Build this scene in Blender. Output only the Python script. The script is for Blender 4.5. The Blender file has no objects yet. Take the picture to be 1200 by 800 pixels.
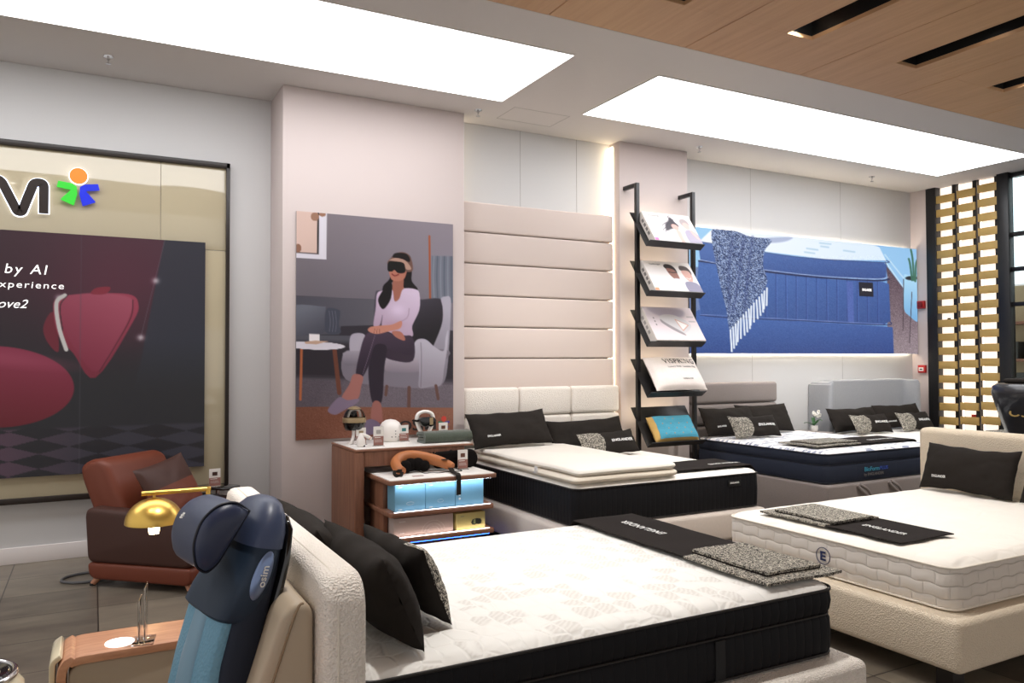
import bpy, bmesh, math, random
import numpy as np
from mathutils import Vector, Matrix, noise
R = math.radians
PI = math.pi
random.seed(7)
SC = bpy.context.scene
COL = SC.collection

# ------------------------------------------------------------------ materials
MATS = {}
def s2l(c):
    c = c / 255.0
    return c / 12.92 if c <= .04045 else ((c + .055) / 1.055) ** 2.4
def lin(rgb):
    return tuple(s2l(v) for v in rgb) + (1,)
def mat(name, rgb, rough=.6, metal=0, emit=0, emit_rgb=None, bump=None, var=0, var_scale=8, coat=0, trans=0, alpha=1, ior=1.45, sheen=0, spec=.5):
    """bump = (scale, strength, distance, kind)"""
    if name in MATS: return MATS[name]
    m = bpy.data.materials.new(name); m.use_nodes = True
    nt = m.node_tree; b = nt.nodes['Principled BSDF']
    b.inputs['Base Color'].default_value = lin(rgb)
    b.inputs['Roughness'].default_value = rough
    b.inputs['Metallic'].default_value = metal
    b.inputs['Coat Weight'].default_value = coat
    b.inputs['Transmission Weight'].default_value = trans
    b.inputs['Alpha'].default_value = alpha
    b.inputs['IOR'].default_value = ior
    b.inputs['Sheen Weight'].default_value = sheen
    b.inputs['Specular IOR Level'].default_value = spec
    if emit:
        b.inputs['Emission Color'].default_value = lin(emit_rgb or rgb)
        b.inputs['Emission Strength'].default_value = emit
    N, L = nt.nodes, nt.links
    tc = None
    if var or bump:
        tc = N.new('ShaderNodeTexCoord')
    if var:
        nz = N.new('ShaderNodeTexNoise'); nz.inputs['Scale'].default_value = var_scale; nz.inputs['Detail'].default_value = 5
        L.new(tc.outputs['Object'], nz.inputs['Vector'])
        mx = N.new('ShaderNodeMix'); mx.data_type = 'RGBA'
        c = lin(rgb)
        mx.inputs[6].default_value = tuple(max(0, v * (1 - var)) for v in c[:3]) + (1,)
        mx.inputs[7].default_value = tuple(min(1, v * (1 + var)) for v in c[:3]) + (1,)
        L.new(nz.outputs['Fac'], mx.inputs[0]); L.new(mx.outputs[2], b.inputs['Base Color'])
    if bump:
        sc, st, dist, kind = bump
        if kind == 'noise':
            t = N.new('ShaderNodeTexNoise'); t.inputs['Scale'].default_value = sc; t.inputs['Detail'].default_value = 4
            o = t.outputs['Fac']
        else:
            t = N.new('ShaderNodeTexVoronoi'); t.inputs['Scale'].default_value = sc
            o = t.outputs['Distance']
        L.new(tc.outputs['Object'], t.inputs['Vector'])
        bp = N.new('ShaderNodeBump'); bp.inputs['Strength'].default_value = st; bp.inputs['Distance'].default_value = dist
        L.new(o, bp.inputs['Height']); L.new(bp.outputs['Normal'], b.inputs['Normal'])
    MATS[name] = m
    return m

def wood(name, a, b_, scale=(1, 1, 14), rough=.45, axis_scale=3.0):
    if name in MATS: return MATS[name]
    m = mat(name, a, rough); N, L = m.node_tree.nodes, m.node_tree.links; b = N['Principled BSDF']
    tc = N.new('ShaderNodeTexCoord'); mp = N.new('ShaderNodeMapping'); mp.inputs['Scale'].default_value = scale
    nz = N.new('ShaderNodeTexNoise'); nz.inputs['Scale'].default_value = axis_scale; nz.inputs['Detail'].default_value = 8; nz.inputs['Roughness'].default_value = .65
    cr = N.new('ShaderNodeValToRGB'); cr.color_ramp.elements[0].position = .3; cr.color_ramp.elements[1].position = .7
    cr.color_ramp.elements[0].color = lin(a); cr.color_ramp.elements[1].color = lin(b_)
    L.new(tc.outputs['Object'], mp.inputs['Vector']); L.new(mp.outputs['Vector'], nz.inputs['Vector'])
    L.new(nz.outputs['Fac'], cr.inputs['Fac']); L.new(cr.outputs['Color'], b.inputs['Base Color'])
    bp = N.new('ShaderNodeBump'); bp.inputs['Strength'].default_value = .15; bp.inputs['Distance'].default_value = .002
    L.new(nz.outputs['Fac'], bp.inputs['Height']); L.new(bp.outputs['Normal'], b.inputs['Normal'])
    return m

def tweed(name, dark=(24, 22, 20), light=(214, 206, 190), scale=120, mid=.53):
    if name in MATS: return MATS[name]
    m = mat(name, dark, .9); N, L = m.node_tree.nodes, m.node_tree.links; b = N['Principled BSDF']
    tc = N.new('ShaderNodeTexCoord')
    nz = N.new('ShaderNodeTexNoise'); nz.inputs['Scale'].default_value = scale; nz.inputs['Detail'].default_value = 2; nz.inputs['Distortion'].default_value = 1.5
    cr = N.new('ShaderNodeValToRGB'); cr.color_ramp.elements[0].position = mid - .07; cr.color_ramp.elements[1].position = mid + .08
    cr.color_ramp.elements[0].color = lin(dark); cr.color_ramp.elements[1].color = lin(light)
    L.new(tc.outputs['Object'], nz.inputs['Vector']); L.new(nz.outputs['Fac'], cr.inputs['Fac']); L.new(cr.outputs['Color'], b.inputs['Base Color'])
    bp = N.new('ShaderNodeBump'); bp.inputs['Strength'].default_value = .8; bp.inputs['Distance'].default_value = .004
    L.new(nz.outputs['Fac'], bp.inputs['Height']); L.new(bp.outputs['Normal'], b.inputs['Normal'])
    return m

def channel(name, rgb, period=.055, rough=.75, depth=.006, rows=0, spec=.3, quilt=False, noise_amt=0):
    """mattress border cloth: stitched vertical channels along the UV's u, optional rows along v"""
    if name in MATS: return MATS[name]
    m = mat(name, rgb, rough, spec=spec, sheen=0); N, L = m.node_tree.nodes, m.node_tree.links; b = N['Principled BSDF']
    uv = N.new('ShaderNodeUVMap'); sp = N.new('ShaderNodeSeparateXYZ'); L.new(uv.outputs[0], sp.inputs[0])
    def math_(op, a, bb=None):
        n = N.new('ShaderNodeMath'); n.operation = op
        for i, v in enumerate((a, bb)):
            if v is None: continue
            if isinstance(v, (int, float)): n.inputs[i].default_value = v
            else: L.new(v, n.inputs[i])
        return n.outputs[0]
    def ridge(coord, per, pw):
        s = math_('SINE', math_('MULTIPLY', coord, PI / per))
        return math_('POWER', math_('ABSOLUTE', s), pw)
    if quilt:      # brick-like quilted cells, alternate rows shifted
        row = math_('FLOOR', math_('DIVIDE', sp.outputs[1], rows))
        sh = math_('MULTIPLY', math_('MODULO', row, 2.0), period / 2)
        wob = math_('MULTIPLY', math_('SINE', math_('MULTIPLY', sp.outputs[0], 2 * PI / period)), rows * .07)
        h = math_('MULTIPLY', ridge(math_('ADD', sp.outputs[0], sh), period, .3), ridge(math_('ADD', sp.outputs[1], wob), rows, .3))
    else:
        h = ridge(sp.outputs[0], period, .35)
    nz = N.new('ShaderNodeTexNoise'); nz.inputs['Scale'].default_value = 300
    tc = N.new('ShaderNodeTexCoord'); L.new(tc.outputs['Object'], nz.inputs['Vector'])
    h2 = math_('ADD', h, math_('MULTIPLY', nz.outputs['Fac'], .1))
    bp = N.new('ShaderNodeBump'); bp.inputs['Strength'].default_value = 1; bp.inputs['Distance'].default_value = depth
    L.new(h2, bp.inputs['Height']); L.new(bp.outputs['Normal'], b.inputs['Normal'])
    return m

def quilt_top(name, rgb, leaf, scale=7, amount=1.0, thresh=.62, stretch=(1, 1, 1), strokes=False):
    if name in MATS: return MATS[name]
    m = mat(name, rgb, .85); N, L = m.node_tree.nodes, m.node_tree.links; b = N['Principled BSDF']
    tc = N.new('ShaderNodeTexCoord'); mp = N.new('ShaderNodeMapping'); mp.inputs['Scale'].default_value = stretch
    L.new(tc.outputs['Object'], mp.inputs['Vector'])
    vo = N.new('ShaderNodeTexVoronoi'); vo.feature = 'DISTANCE_TO_EDGE'; vo.inputs['Scale'].default_value = scale; vo.inputs['Randomness'].default_value = .55
    vc = N.new('ShaderNodeTexVoronoi'); vc.inputs['Scale'].default_value = scale; vc.inputs['Randomness'].default_value = .55
    for v in (vo, vc): L.new(mp.outputs['Vector'], v.inputs['Vector'])
    sp = N.new('ShaderNodeSeparateColor'); L.new(vc.outputs['Color'], sp.inputs[0])
    gt = N.new('ShaderNodeMath'); gt.operation = 'GREATER_THAN'; gt.inputs[1].default_value = thresh; L.new(sp.outputs[0], gt.inputs[0])
    # fine strokes inside the chosen cells
    wv = N.new('ShaderNodeTexWave'); wv.inputs['Scale'].default_value = 22; wv.inputs['Distortion'].default_value = 5; wv.inputs['Detail'].default_value = 2; wv.bands_direction = 'DIAGONAL'
    L.new(tc.outputs['Object'], wv.inputs['Vector'])
    mr = N.new('ShaderNodeMapRange'); mr.inputs[1].default_value = .03; mr.inputs[2].default_value = .1; L.new(vo.outputs['Distance'], mr.inputs[0])
    m1 = N.new('ShaderNodeMath'); m1.operation = 'MULTIPLY'; L.new(gt.outputs[0], m1.inputs[0]); L.new(mr.outputs[0], m1.inputs[1])
    m2 = N.new('ShaderNodeMath'); m2.operation = 'MULTIPLY'; L.new(m1.outputs[0], m2.inputs[0])
    m3 = N.new('ShaderNodeMath'); m3.operation = 'MULTIPLY'; m3.inputs[1].default_value = amount
    hf = N.new('ShaderNodeMath'); hf.operation = 'MULTIPLY_ADD'; hf.inputs[1].default_value = .55; hf.inputs[2].default_value = .45; L.new(wv.outputs['Fac'], hf.inputs[0]); L.new(hf.outputs[0], m2.inputs[1]); L.new(m2.outputs[0], m3.inputs[0])
    mx = N.new('ShaderNodeMix'); mx.data_type = 'RGBA'; mx.inputs[6].default_value = lin(rgb); mx.inputs[7].default_value = lin(leaf)
    L.new(m3.outputs[0], mx.inputs[0]); L.new(mx.outputs[2], b.inputs['Base Color'])
    mr2 = N.new('ShaderNodeMapRange'); mr2.inputs[1].default_value = 0; mr2.inputs[2].default_value = .12; mr2.interpolation_type = 'SMOOTHSTEP'
    L.new(vo.outputs['Distance'], mr2.inputs[0])
    bp = N.new('ShaderNodeBump'); bp.inputs['Strength'].default_value = .35; bp.inputs['Distance'].default_value = .008
    L.new(mr2.outputs[0], bp.inputs['Height']); L.new(bp.outputs['Normal'], b.inputs['Normal'])
    return m

def tiles():
    m = mat('floor tile', (110, 104, 92), .32); N, L = m.node_tree.nodes, m.node_tree.links; b = N['Principled BSDF']
    tc = N.new('ShaderNodeTexCoord'); sp = N.new('ShaderNodeSeparateXYZ'); L.new(tc.outputs['Object'], sp.inputs[0])
    def mm(op, a, bb=None):
        n = N.new('ShaderNodeMath'); n.operation = op
        for i, v in enumerate((a, bb)):
            if v is None: continue
            if isinstance(v, (int, float)): n.inputs[i].default_value = v
            else: L.new(v, n.inputs[i])
        return n.outputs[0]
    def line(c, off, per):
        s = mm('FRACT', mm('DIVIDE', mm('SUBTRACT', c, off), per))
        return mm('LESS_THAN', mm('MINIMUM', s, mm('SUBTRACT', 1.0, s)), .004 / per)
    g = mm('MAXIMUM', line(sp.outputs[0], .04, .575), line(sp.outputs[1], .03 + .525 * -10, .525))
    nz = N.new('ShaderNodeTexNoise'); nz.inputs['Scale'].default_value = 2.2; nz.inputs['Detail'].default_value = 8; nz.inputs['Roughness'].default_value = .6
    mp = N.new('ShaderNodeMapping'); mp.inputs['Scale'].default_value = (1, 2.5, 1); L.new(tc.outputs['Object'], mp.inputs[0]); L.new(mp.outputs[0], nz.inputs['Vector'])
    cx = mm('FLOOR', mm('DIVIDE', mm('SUBTRACT', sp.outputs[0], .04), .575)); cy = mm('FLOOR', mm('DIVIDE', mm('SUBTRACT', sp.outputs[1], .03 - 5.25), .525))
    cb = N.new('ShaderNodeCombineXYZ'); L.new(cx, cb.inputs[0]); L.new(cy, cb.inputs[1])
    wn = N.new('ShaderNodeTexWhiteNoise'); L.new(cb.outputs[0], wn.inputs['Vector'])
    f = mm('ADD', mm('MULTIPLY', nz.outputs['Fac'], .7), mm('MULTIPLY', wn.outputs['Value'], .3))
    cr = N.new('ShaderNodeValToRGB'); cr.color_ramp.elements[0].position = .3; cr.color_ramp.elements[1].position = .75
    cr.color_ramp.elements[0].color = lin((88, 80, 72)); cr.color_ramp.elements[1].color = lin((138, 128, 112)); L.new(f, cr.inputs[0])
    mx = N.new('ShaderNodeMix'); mx.data_type = 'RGBA'; mx.inputs[7].default_value = lin((40, 36, 33)); L.new(g, mx.inputs[0]); L.new(cr.outputs[0], mx.inputs[6]); L.new(mx.outputs[2], b.inputs['Base Color'])
    return m

def print_mat(name, emit=0, rough=.45):
    if name in MATS: return MATS[name]
    m = mat(name, (128, 128, 128), rough); N, L = m.node_tree.nodes, m.node_tree.links; b = N['Principled BSDF']
    at = N.new('ShaderNodeVertexColor'); at.layer_name = 'ink'
    if emit:
        b.inputs['Base Color'].default_value = (.01, .01, .012, 1)
        L.new(at.outputs['Color'], b.inputs['Emission Color']); b.inputs['Emission Strength'].default_value = emit
    else:
        L.new(at.outputs['Color'], b.inputs['Base Color'])
    return m

# ------------------------------------------------------------------ object helpers
def tag(o, label=None, cat=None, group=None, kind=None):
    if label: o['label'] = label
    if cat: o['category'] = cat
    if group: o['group'] = group
    if kind: o['kind'] = kind
    return o
def thing(name, label, cat, loc=(0, 0, 0), rz=0, group=None):
    o = bpy.data.objects.new(name, None); COL.objects.link(o)
    o.location = loc; o.rotation_euler = (0, 0, rz); o.empty_display_size = .1
    return tag(o, label, cat, group)
def link(name, me, m=None, parent=None, smooth=True, loc=(0, 0, 0), rot=(0, 0, 0), label=None):
    o = bpy.data.objects.new(name, me); COL.objects.link(o)
    if m is not None:
        for mm in (m if isinstance(m, (list, tuple)) else [m]): me.materials.append(mm)
    if smooth and len(me.polygons):
        me.polygons.foreach_set('use_smooth', [True] * len(me.polygons))
    o.location = loc; o.rotation_euler = rot
    if parent: o.parent = parent
    if label: o['label'] = label
    return o
def from_bm(bm, name='m'):
    me = bpy.data.meshes.new(name); bm.normal_update(); bm.to_mesh(me); bm.free(); return me
def flat_sharp(me, ang=35):
    me.update()
    try: me.set_sharp_from_angle(angle=R(ang))
    except Exception: pass
    return me
def box_bm(bm, x0, x1, y0, y1, z0, z1, bev=0, seg=2, M=None):
    r = bmesh.ops.create_cube(bm, size=1)
    vs = r['verts']
    bmesh.ops.scale(bm, vec=(x1 - x0, y1 - y0, z1 - z0), verts=vs)
    bmesh.ops.translate(bm, vec=((x0 + x1) / 2, (y0 + y1) / 2, (z0 + z1) / 2), verts=vs)
    if bev:
        es = list({e for v in vs for e in v.link_edges})
        rr = bmesh.ops.bevel(bm, geom=es, offset=bev, segments=seg, affect='EDGES', profile=.5)
        vs = list({v for f in rr['faces'] for v in f.verts} | {v for v in vs if v.is_valid})
        # gather every vert of the island
        seen = set(vs); stack = list(vs)
        while stack:
            v = stack.pop()
            for e in v.link_edges:
                w = e.other_vert(v)
                if w not in seen: seen.add(w); stack.append(w)
        vs = list(seen)
    if M is not None: bmesh.ops.transform(bm, matrix=M, verts=vs)
    return vs
def box(name, m, parent, x0, x1, y0, y1, z0, z1, bev=.004, seg=2, M=None, label=None, rot=(0, 0, 0), loc=(0, 0, 0)):
    bm = bmesh.new(); box_bm(bm, x0, x1, y0, y1, z0, z1, bev, seg, M)
    me = flat_sharp(from_bm(bm, name), 50)
    return link(name, me, m, parent, True, loc, rot, label)
def boxes(name, m, parent, lst, bev=.003, label=None):
    bm = bmesh.new()
    for b in lst: box_bm(bm, *b, bev=bev, seg=2)
    return link(name, flat_sharp(from_bm(bm, name), 50), m, parent, True, label=label)
def raw(name, verts, faces, m, parent=None, smooth=True, loc=(0, 0, 0), rot=(0, 0, 0), label=None, sharp=None):
    me = bpy.data.meshes.new(name); me.from_pydata([tuple(v) for v in verts], [], faces); me.update()
    bm = bmesh.new(); bm.from_mesh(me); bmesh.ops.recalc_face_normals(bm, faces=bm.faces); bm.to_mesh(me); bm.free()
    o = link(name, me, m, parent, smooth, loc, rot, label)
    if sharp: flat_sharp(me, sharp)
    return o
def tube_geo(path, rad, n=10, closed=False, cap=True):
    pts = [Vector(p) for p in path]; N_ = len(pts); verts = []; faces = []
    rads = rad if isinstance(rad, (list, tuple)) else [rad] * N_
    up = Vector((0, 0, 1)); prev = None
    for i, p in enumerate(pts):
        if closed: t = pts[(i + 1) % N_] - pts[i - 1]
        else: t = pts[min(i + 1, N_ - 1)] - pts[max(i - 1, 0)]
        t.normalize()
        if prev is None:
            a = t.cross(up)
            if a.length < .1: a = t.cross(Vector((1, 0, 0)))
            a.normalize()
        else:
            a = prev - t * prev.dot(t)
            if a.length < 1e-5: a = t.orthogonal()
            a.normalize()
        prev = a; b = t.cross(a)
        for k in range(n):
            th = 2 * PI * k / n
            verts.append(p + (a * math.cos(th) + b * math.sin(th)) * rads[i])
    for i in range(N_ if closed else N_ - 1):
        j = (i + 1) % N_
        for k in range(n):
            faces.append((i * n + k, i * n + (k + 1) % n, j * n + (k + 1) % n, j * n + k))
    if cap and not closed:
        faces.append(tuple(range(n))[::-1]); faces.append(tuple((N_ - 1) * n + k for k in range(n)))
    return verts, faces
def tube(name, path, rad, m, parent, n=10, closed=False, label=None, **k):
    v, f = tube_geo(path, rad, n, closed); return raw(name, v, f, m, parent, True, label=label, sharp=60, **k)
def smooth_path(pts, sub=8, closed=False):
    P = [Vector(p) for p in pts]; out = []; n = len(P)
    for i in range(n if closed else n - 1):
        p0 = P[i - 1] if (i > 0 or closed) else P[0]; p1 = P[i]; p2 = P[(i + 1) % n]; p3 = P[(i + 2) % n] if (closed or i + 2 < n) else P[-1]
        for s in range(sub):
            t = s / sub
            out.append(.5 * ((2 * p1) + (p2 - p0) * t + (2 * p0 - 5 * p1 + 4 * p2 - p3) * t * t + (3 * p1 - p0 - 3 * p2 + p3) * t ** 3))
    if not closed: out.append(P[-1])
    return out
def lathe(name, prof, m, parent, n=32, loc=(0, 0, 0), rot=(0, 0, 0), label=None, scale=(1, 1), closed=False):
    """profile of (r, z)"""
    v = []; f = []
    for r, z in prof:
        for k in range(n):
            a = 2 * PI * k / n; v.append((r * math.cos(a) * scale[0], r * math.sin(a) * scale[1], z))
    P = len(prof)
    for i in range(P - 1):
        for k in range(n):
            f.append((i * n + k, i * n + (k + 1) % n, (i + 1) * n + (k + 1) % n, (i + 1) * n + k))
    if not closed:
        if prof[0][0] > 1e-5: f.append(tuple(range(n))[::-1])
        if prof[-1][0] > 1e-5: f.append(tuple((P - 1) * n + k for k in range(n)))
    o = raw(name, v, f, m, parent, True, loc, rot, label)
    bm = bmesh.new(); bm.from_mesh(o.data); bmesh.ops.remove_doubles(bm, verts=bm.verts, dist=1e-5); bmesh.ops.recalc_face_normals(bm, faces=bm.faces); bm.to_mesh(o.data); bm.free()
    flat_sharp(o.data, 45); return o
def prism(name, outline, m, parent, depth, f3, bev=0, label=None, smooth=False):
    """outline: 2D pts; f3(x, y, d) -> 3D, d in 0..depth"""
    n = len(outline)
    v = [f3(x, y, 0) for x, y in outline] + [f3(x, y, depth) for x, y in outline]
    f = [tuple(range(n))[::-1], tuple(range(n, 2 * n))] + [(i, (i + 1) % n, n + (i + 1) % n, n + i) for i in range(n)]
    o = raw(name, v, f, m, parent, smooth, label=label)
    if bev:
        bm = bmesh.new(); bm.from_mesh(o.data)
        es = [e for e in bm.edges if e.calc_face_angle(0) > R(60)]
        bmesh.ops.bevel(bm, geom=es, offset=bev, segments=3, affect='EDGES', profile=.5); bm.to_mesh(o.data); bm.free()
        o.data.polygons.foreach_set('use_smooth', [True] * len(o.data.polygons)); flat_sharp(o.data, 40)
    return o
def rrect(w, l, r, nc=7, step=.06):
    """rounded rectangle, counter clockwise, with running length"""
    r = min(r, w / 2 - 1e-4, l / 2 - 1e-4); pts = []
    def arc(cx, cy, a0):
        for i in range(nc + 1):
            a = a0 + PI / 2 * i / nc; pts.append((cx + r * math.cos(a), cy + r * math.sin(a)))
    return_pts = []
    cs = [(w / 2 - r, l / 2 - r, 0), (-w / 2 + r, l / 2 - r, PI / 2), (-w / 2 + r, -l / 2 + r, PI), (w / 2 - r, -l / 2 + r, 3 * PI / 2)]
    for c in cs: arc(*c)
    out = []; n = len(pts)
    for i in range(n):
        a = pts[i]; b = pts[(i + 1) % n]; d = math.dist(a, b); out.append(a)
        if (i + 1) % (nc + 1) == 0:
            k = max(1, int(d / step))
            for j in range(1, k): out.append((a[0] + (b[0] - a[0]) * j / k, a[1] + (b[1] - a[1]) * j / k))
    return out
def loft_rr(name, w, l, r, levels, m, parent, caps=(True, True), wob=0, seed=0, label=None, uvscale=1):
    """levels: (z, inset). Same ring layout at each level (points pushed towards the centre line)."""
    base = rrect(w, l, r); n = len(base); V = []; F = []
    L_ = [0]
    for i in range(n): L_.append(L_[-1] + math.dist(base[i], base[(i + 1) % n]))
    # outward normals
    nr = []
    for i in range(n):
        a = base[i - 1]; b = base[(i + 1) % n]; t = Vector((b[0] - a[0], b[1] - a[1])).normalized(); nr.append((t.y, -t.x))
    for z, ins in levels:
        for i, (x, y) in enumerate(base):
            d = -ins + (wob * noise.noise(Vector((x * 3 + seed, y * 3, z * 4))) if wob else 0)
            V.append((x + nr[i][0] * d, y + nr[i][1] * d, z))
    K = len(levels); uvs = []
    for j in range(K - 1):
        for i in range(n):
            F.append((j * n + i, j * n + (i + 1) % n, (j + 1) * n + (i + 1) % n, (j + 1) * n + i))
            uvs += [(L_[i], levels[j][0]), (L_[i + 1], levels[j][0]), (L_[i + 1], levels[j + 1][0]), (L_[i], levels[j + 1][0])]
    if caps[0]: F.append(tuple(range(n))[::-1]); uvs += [(0, 0)] * n
    if caps[1]: F.append(tuple((K - 1) * n + i for i in range(n))); uvs += [(0, 0)] * n
    me = bpy.data.meshes.new(name); me.from_pydata(V, [], F); me.update()
    ul = me.uv_layers.new(name='UVMap'); ul.data.foreach_set('uv', [c for uv in uvs for c in uv])
    o = link(name, me, m, parent, True, label=label); flat_sharp(me, 50); return o

# ---- lettering
def text_geo(s, size, bold=0, shear=0, spacing=1.0, depth=.0015, res=3):
    cu = bpy.data.curves.new('t', 'FONT'); cu.body = s; cu.size = size; cu.extrude = depth / 2; cu.offset = bold; cu.shear = shear
    cu.space_character = spacing; cu.resolution_u = res; cu.align_x = 'CENTER'; cu.align_y = 'CENTER'
    o = bpy.data.objects.new('t', cu); COL.objects.link(o); bpy.context.view_layer.update()
    dg = bpy.context.evaluated_depsgraph_get(); me = bpy.data.meshes.new_from_object(o.evaluated_get(dg))
    COL.objects.unlink(o); bpy.data.objects.remove(o); bpy.data.curves.remove(cu)
    return me
def lettering(s, width, height, m, parent, f3, bold=0, shear=0, spacing=1.0, depth=.0015, name='lettering', label=None):
    """text fitted to width x height; f3(x, y, d)->3D with d the height over the surface"""
    me = text_geo(s, 1.0, bold, shear, spacing, .02)
    co = np.zeros(len(me.vertices) * 3); me.vertices.foreach_get('co', co); co = co.reshape(-1, 3)
    lo, hi = co.min(0), co.max(0); c = (lo + hi) / 2; sz = hi - lo
    for i, v in enumerate(me.vertices):
        x = (co[i, 0] - c[0]) / sz[0] * width; y = (co[i, 1] - c[1]) / sz[1] * height; d = (co[i, 2] - lo[2]) / max(sz[2], 1e-6) * depth
        v.co = f3(x, y, d)
    return link(name, me, m, parent, False, label=label)

# ---- traced prints (flat pictures that really are flat in the place)
class Print:
    def __init__(s, quad, nu, nv, bg):
        """quad: trace coordinates of TL, TR, BR, BL"""
        src = [(0, 0), (1, 0), (1, 1), (0, 1)]; A = []; b = []
        for (u, v), (x, y) in zip(src, quad):
            A.append([u, v, 1, 0, 0, 0, -x * u, -x * v]); b.append(x); A.append([0, 0, 0, u, v, 1, -y * u, -y * v]); b.append(y)
        h = np.append(np.linalg.solve(np.array(A, float), np.array(b, float)), 1).reshape(3, 3)
        u, v = np.meshgrid(np.linspace(0, 1, nu), np.linspace(0, 1, nv)); s.nu, s.nv = nu, nv
        w = h[2, 0] * u + h[2, 1] * v + h[2, 2]
        s.x = (h[0, 0] * u + h[0, 1] * v + h[0, 2]) / w; s.y = (h[1, 0] * u + h[1, 1] * v + h[1, 2]) / w; s.u, s.v = u, v
        s.c = np.zeros((nv, nu, 3)) + np.array(bg, float)
    def blend(s, a, col):
        a = np.clip(a, 0, 1)[..., None]; col = np.asarray(col, float); s.c = s.c * (1 - a) + col * a
    def grad(s, c0, c1, p0, p1):
        d = np.array(p1, float) - np.array(p0, float); t = ((s.x - p0[0]) * d[0] + (s.y - p0[1]) * d[1]) / (d @ d); t = np.clip(t, 0, 1)[..., None]
        return np.array(c0, float) * (1 - t) + np.array(c1, float) * t
    def poly(s, pts, col, soft=.8, smooth=True, alpha=1, tex=None):
        P = [(p.x, p.y) for p in smooth_path([(a, b, 0) for a, b in pts], 5, True)] if smooth else list(pts)
        inside = np.zeros(s.x.shape, bool); dist = np.full(s.x.shape, 1e9); n = len(P)
        for i in range(n):
            x0, y0 = P[i]; x1, y1 = P[(i + 1) % n]
            cond = ((y0 > s.y) != (y1 > s.y))
            with np.errstate(divide='ignore', invalid='ignore'):
                xi = (x1 - x0) * (s.y - y0) / (y1 - y0 if y1 != y0 else 1e-9) + x0
            inside ^= cond & (s.x < xi)
            dx, dy = x1 - x0, y1 - y0; L2 = dx * dx + dy * dy or 1e-9
            t = np.clip(((s.x - x0) * dx + (s.y - y0) * dy) / L2, 0, 1)
            dist = np.minimum(dist, np.hypot(s.x - x0 - t * dx, s.y - y0 - t * dy))
        sd = np.where(inside, dist, -dist); a = np.clip(sd / soft + .5, 0, 1) * alpha
        if tex is not None: a = a * tex
        s.blend(a, col); return a
    def line(s, pts, wd, col, soft=.6, smooth=True, alpha=1):
        P = [(p.x, p.y) for p in smooth_path([(a, b, 0) for a, b in pts], 6)] if smooth and len(pts) > 2 else list(pts)
        dist = np.full(s.x.shape, 1e9)
        for (x0, y0), (x1, y1) in zip(P, P[1:]):
            dx, dy = x1 - x0, y1 - y0; L2 = dx * dx + dy * dy or 1e-9
            t = np.clip(((s.x - x0) * dx + (s.y - y0) * dy) / L2, 0, 1)
            dist = np.minimum(dist, np.hypot(s.x - x0 - t * dx, s.y - y0 - t * dy))
        s.blend(np.clip((wd / 2 - dist) / soft + .5, 0, 1) * alpha, col)
    def ell(s, cx, cy, rx, ry, col, soft=.1, alpha=1, rot=0):
        ca, sa = math.cos(rot), math.sin(rot); X = (s.x - cx) * ca + (s.y - cy) * sa; Y = -(s.x - cx) * sa + (s.y - cy) * ca
        d = np.hypot(X / rx, Y / ry); s.blend(np.clip((1 - d) / soft + .5, 0, 1) * alpha, col)
    def glow(s, cx, cy, rx, ry, col, alpha=1, rot=0):
        ca, sa = math.cos(rot), math.sin(rot); X = (s.x - cx) * ca + (s.y - cy) * sa; Y = -(s.x - cx) * sa + (s.y - cy) * ca
        s.blend(np.exp(-((X / rx) ** 2 + (Y / ry) ** 2)) * alpha, col)
    def speck(s, amt, mask=1, seed=1):
        rng = np.random.default_rng(seed); s.c = s.c + (rng.standard_normal(s.x.shape) * amt * mask)[..., None]
    def build(s, name, f3, m, parent, label=None):
        """f3(u, v) -> 3D for v measured down from the top"""
        V = [f3(a, b) for a, b in zip(s.u.ravel(), s.v.ravel())]; nu, nv = s.nu, s.nv
        idx = np.arange(nu * nv).reshape(nv, nu); F = np.stack([idx[:-1, :-1], idx[1:, :-1], idx[1:, 1:], idx[:-1, 1:]], -1).reshape(-1, 4).tolist()
        me = bpy.data.meshes.new(name); me.from_pydata(V, [], F); me.update()
        c = np.clip(s.c / 255, 0, 1); c = np.where(c <= .04045, c / 12.92, ((c + .055) / 1.055) ** 2.4)
        ca = me.color_attributes.new('ink', 'FLOAT_COLOR', 'POINT')
        ca.data.foreach_set('color', np.concatenate([c.reshape(-1, 3), np.ones((nu * nv, 1))], 1).ravel().astype(np.float32))
        return link(name, me, m, parent, False, label=label)

# ------------------------------------------------------------------ palette
WALLN = mat('cool wall paint', (214, 213, 212), .75, bump=(90, .05, .002, 'noise'))
WALL = mat('wall paint', (204, 191, 187), .75, bump=(90, .05, .002, 'noise'))
CEIL = mat('ceiling paint', (214, 209, 206), .8)
WHITE = mat('white lacquer', (232, 228, 222), .35)
BLACKM = mat('black powder coat', (22, 21, 22), .38)
BLACKFR = mat('dark bronze frame', (40, 32, 28), .35)
GLASSB = mat('back painted beige glass', (190, 178, 150), .06, coat=.6, spec=.6)
BRASS = mat('brushed brass', (224, 186, 98), .33, metal=1)
GOLD = mat('satin gold band', (184, 152, 88), .5)
CHROME = mat('chrome', (210, 210, 212), .15, metal=1)
PLASTW = mat('white plastic', (236, 230, 224), .35, coat=.2)
INK = mat('white print', (235, 235, 232), .6)
INKB = mat('dark print', (38, 32, 30), .6)
INKG = mat('grey print', (130, 126, 124), .6)
INKN = mat('navy print', (44, 54, 96), .6)
BOUC_C = mat('cream boucle', (228, 213, 190), .95, bump=(150, .7, .005, 'voro'), var=.06, var_scale=60)
BOUC_W = mat('white boucle', (246, 238, 228), .95, bump=(150, .8, .007, 'voro'), var=.04, var_scale=60)
PINKF = mat('blush wall fabric', (216, 201, 193), .9, bump=(250, .3, .002, 'noise'))
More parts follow.
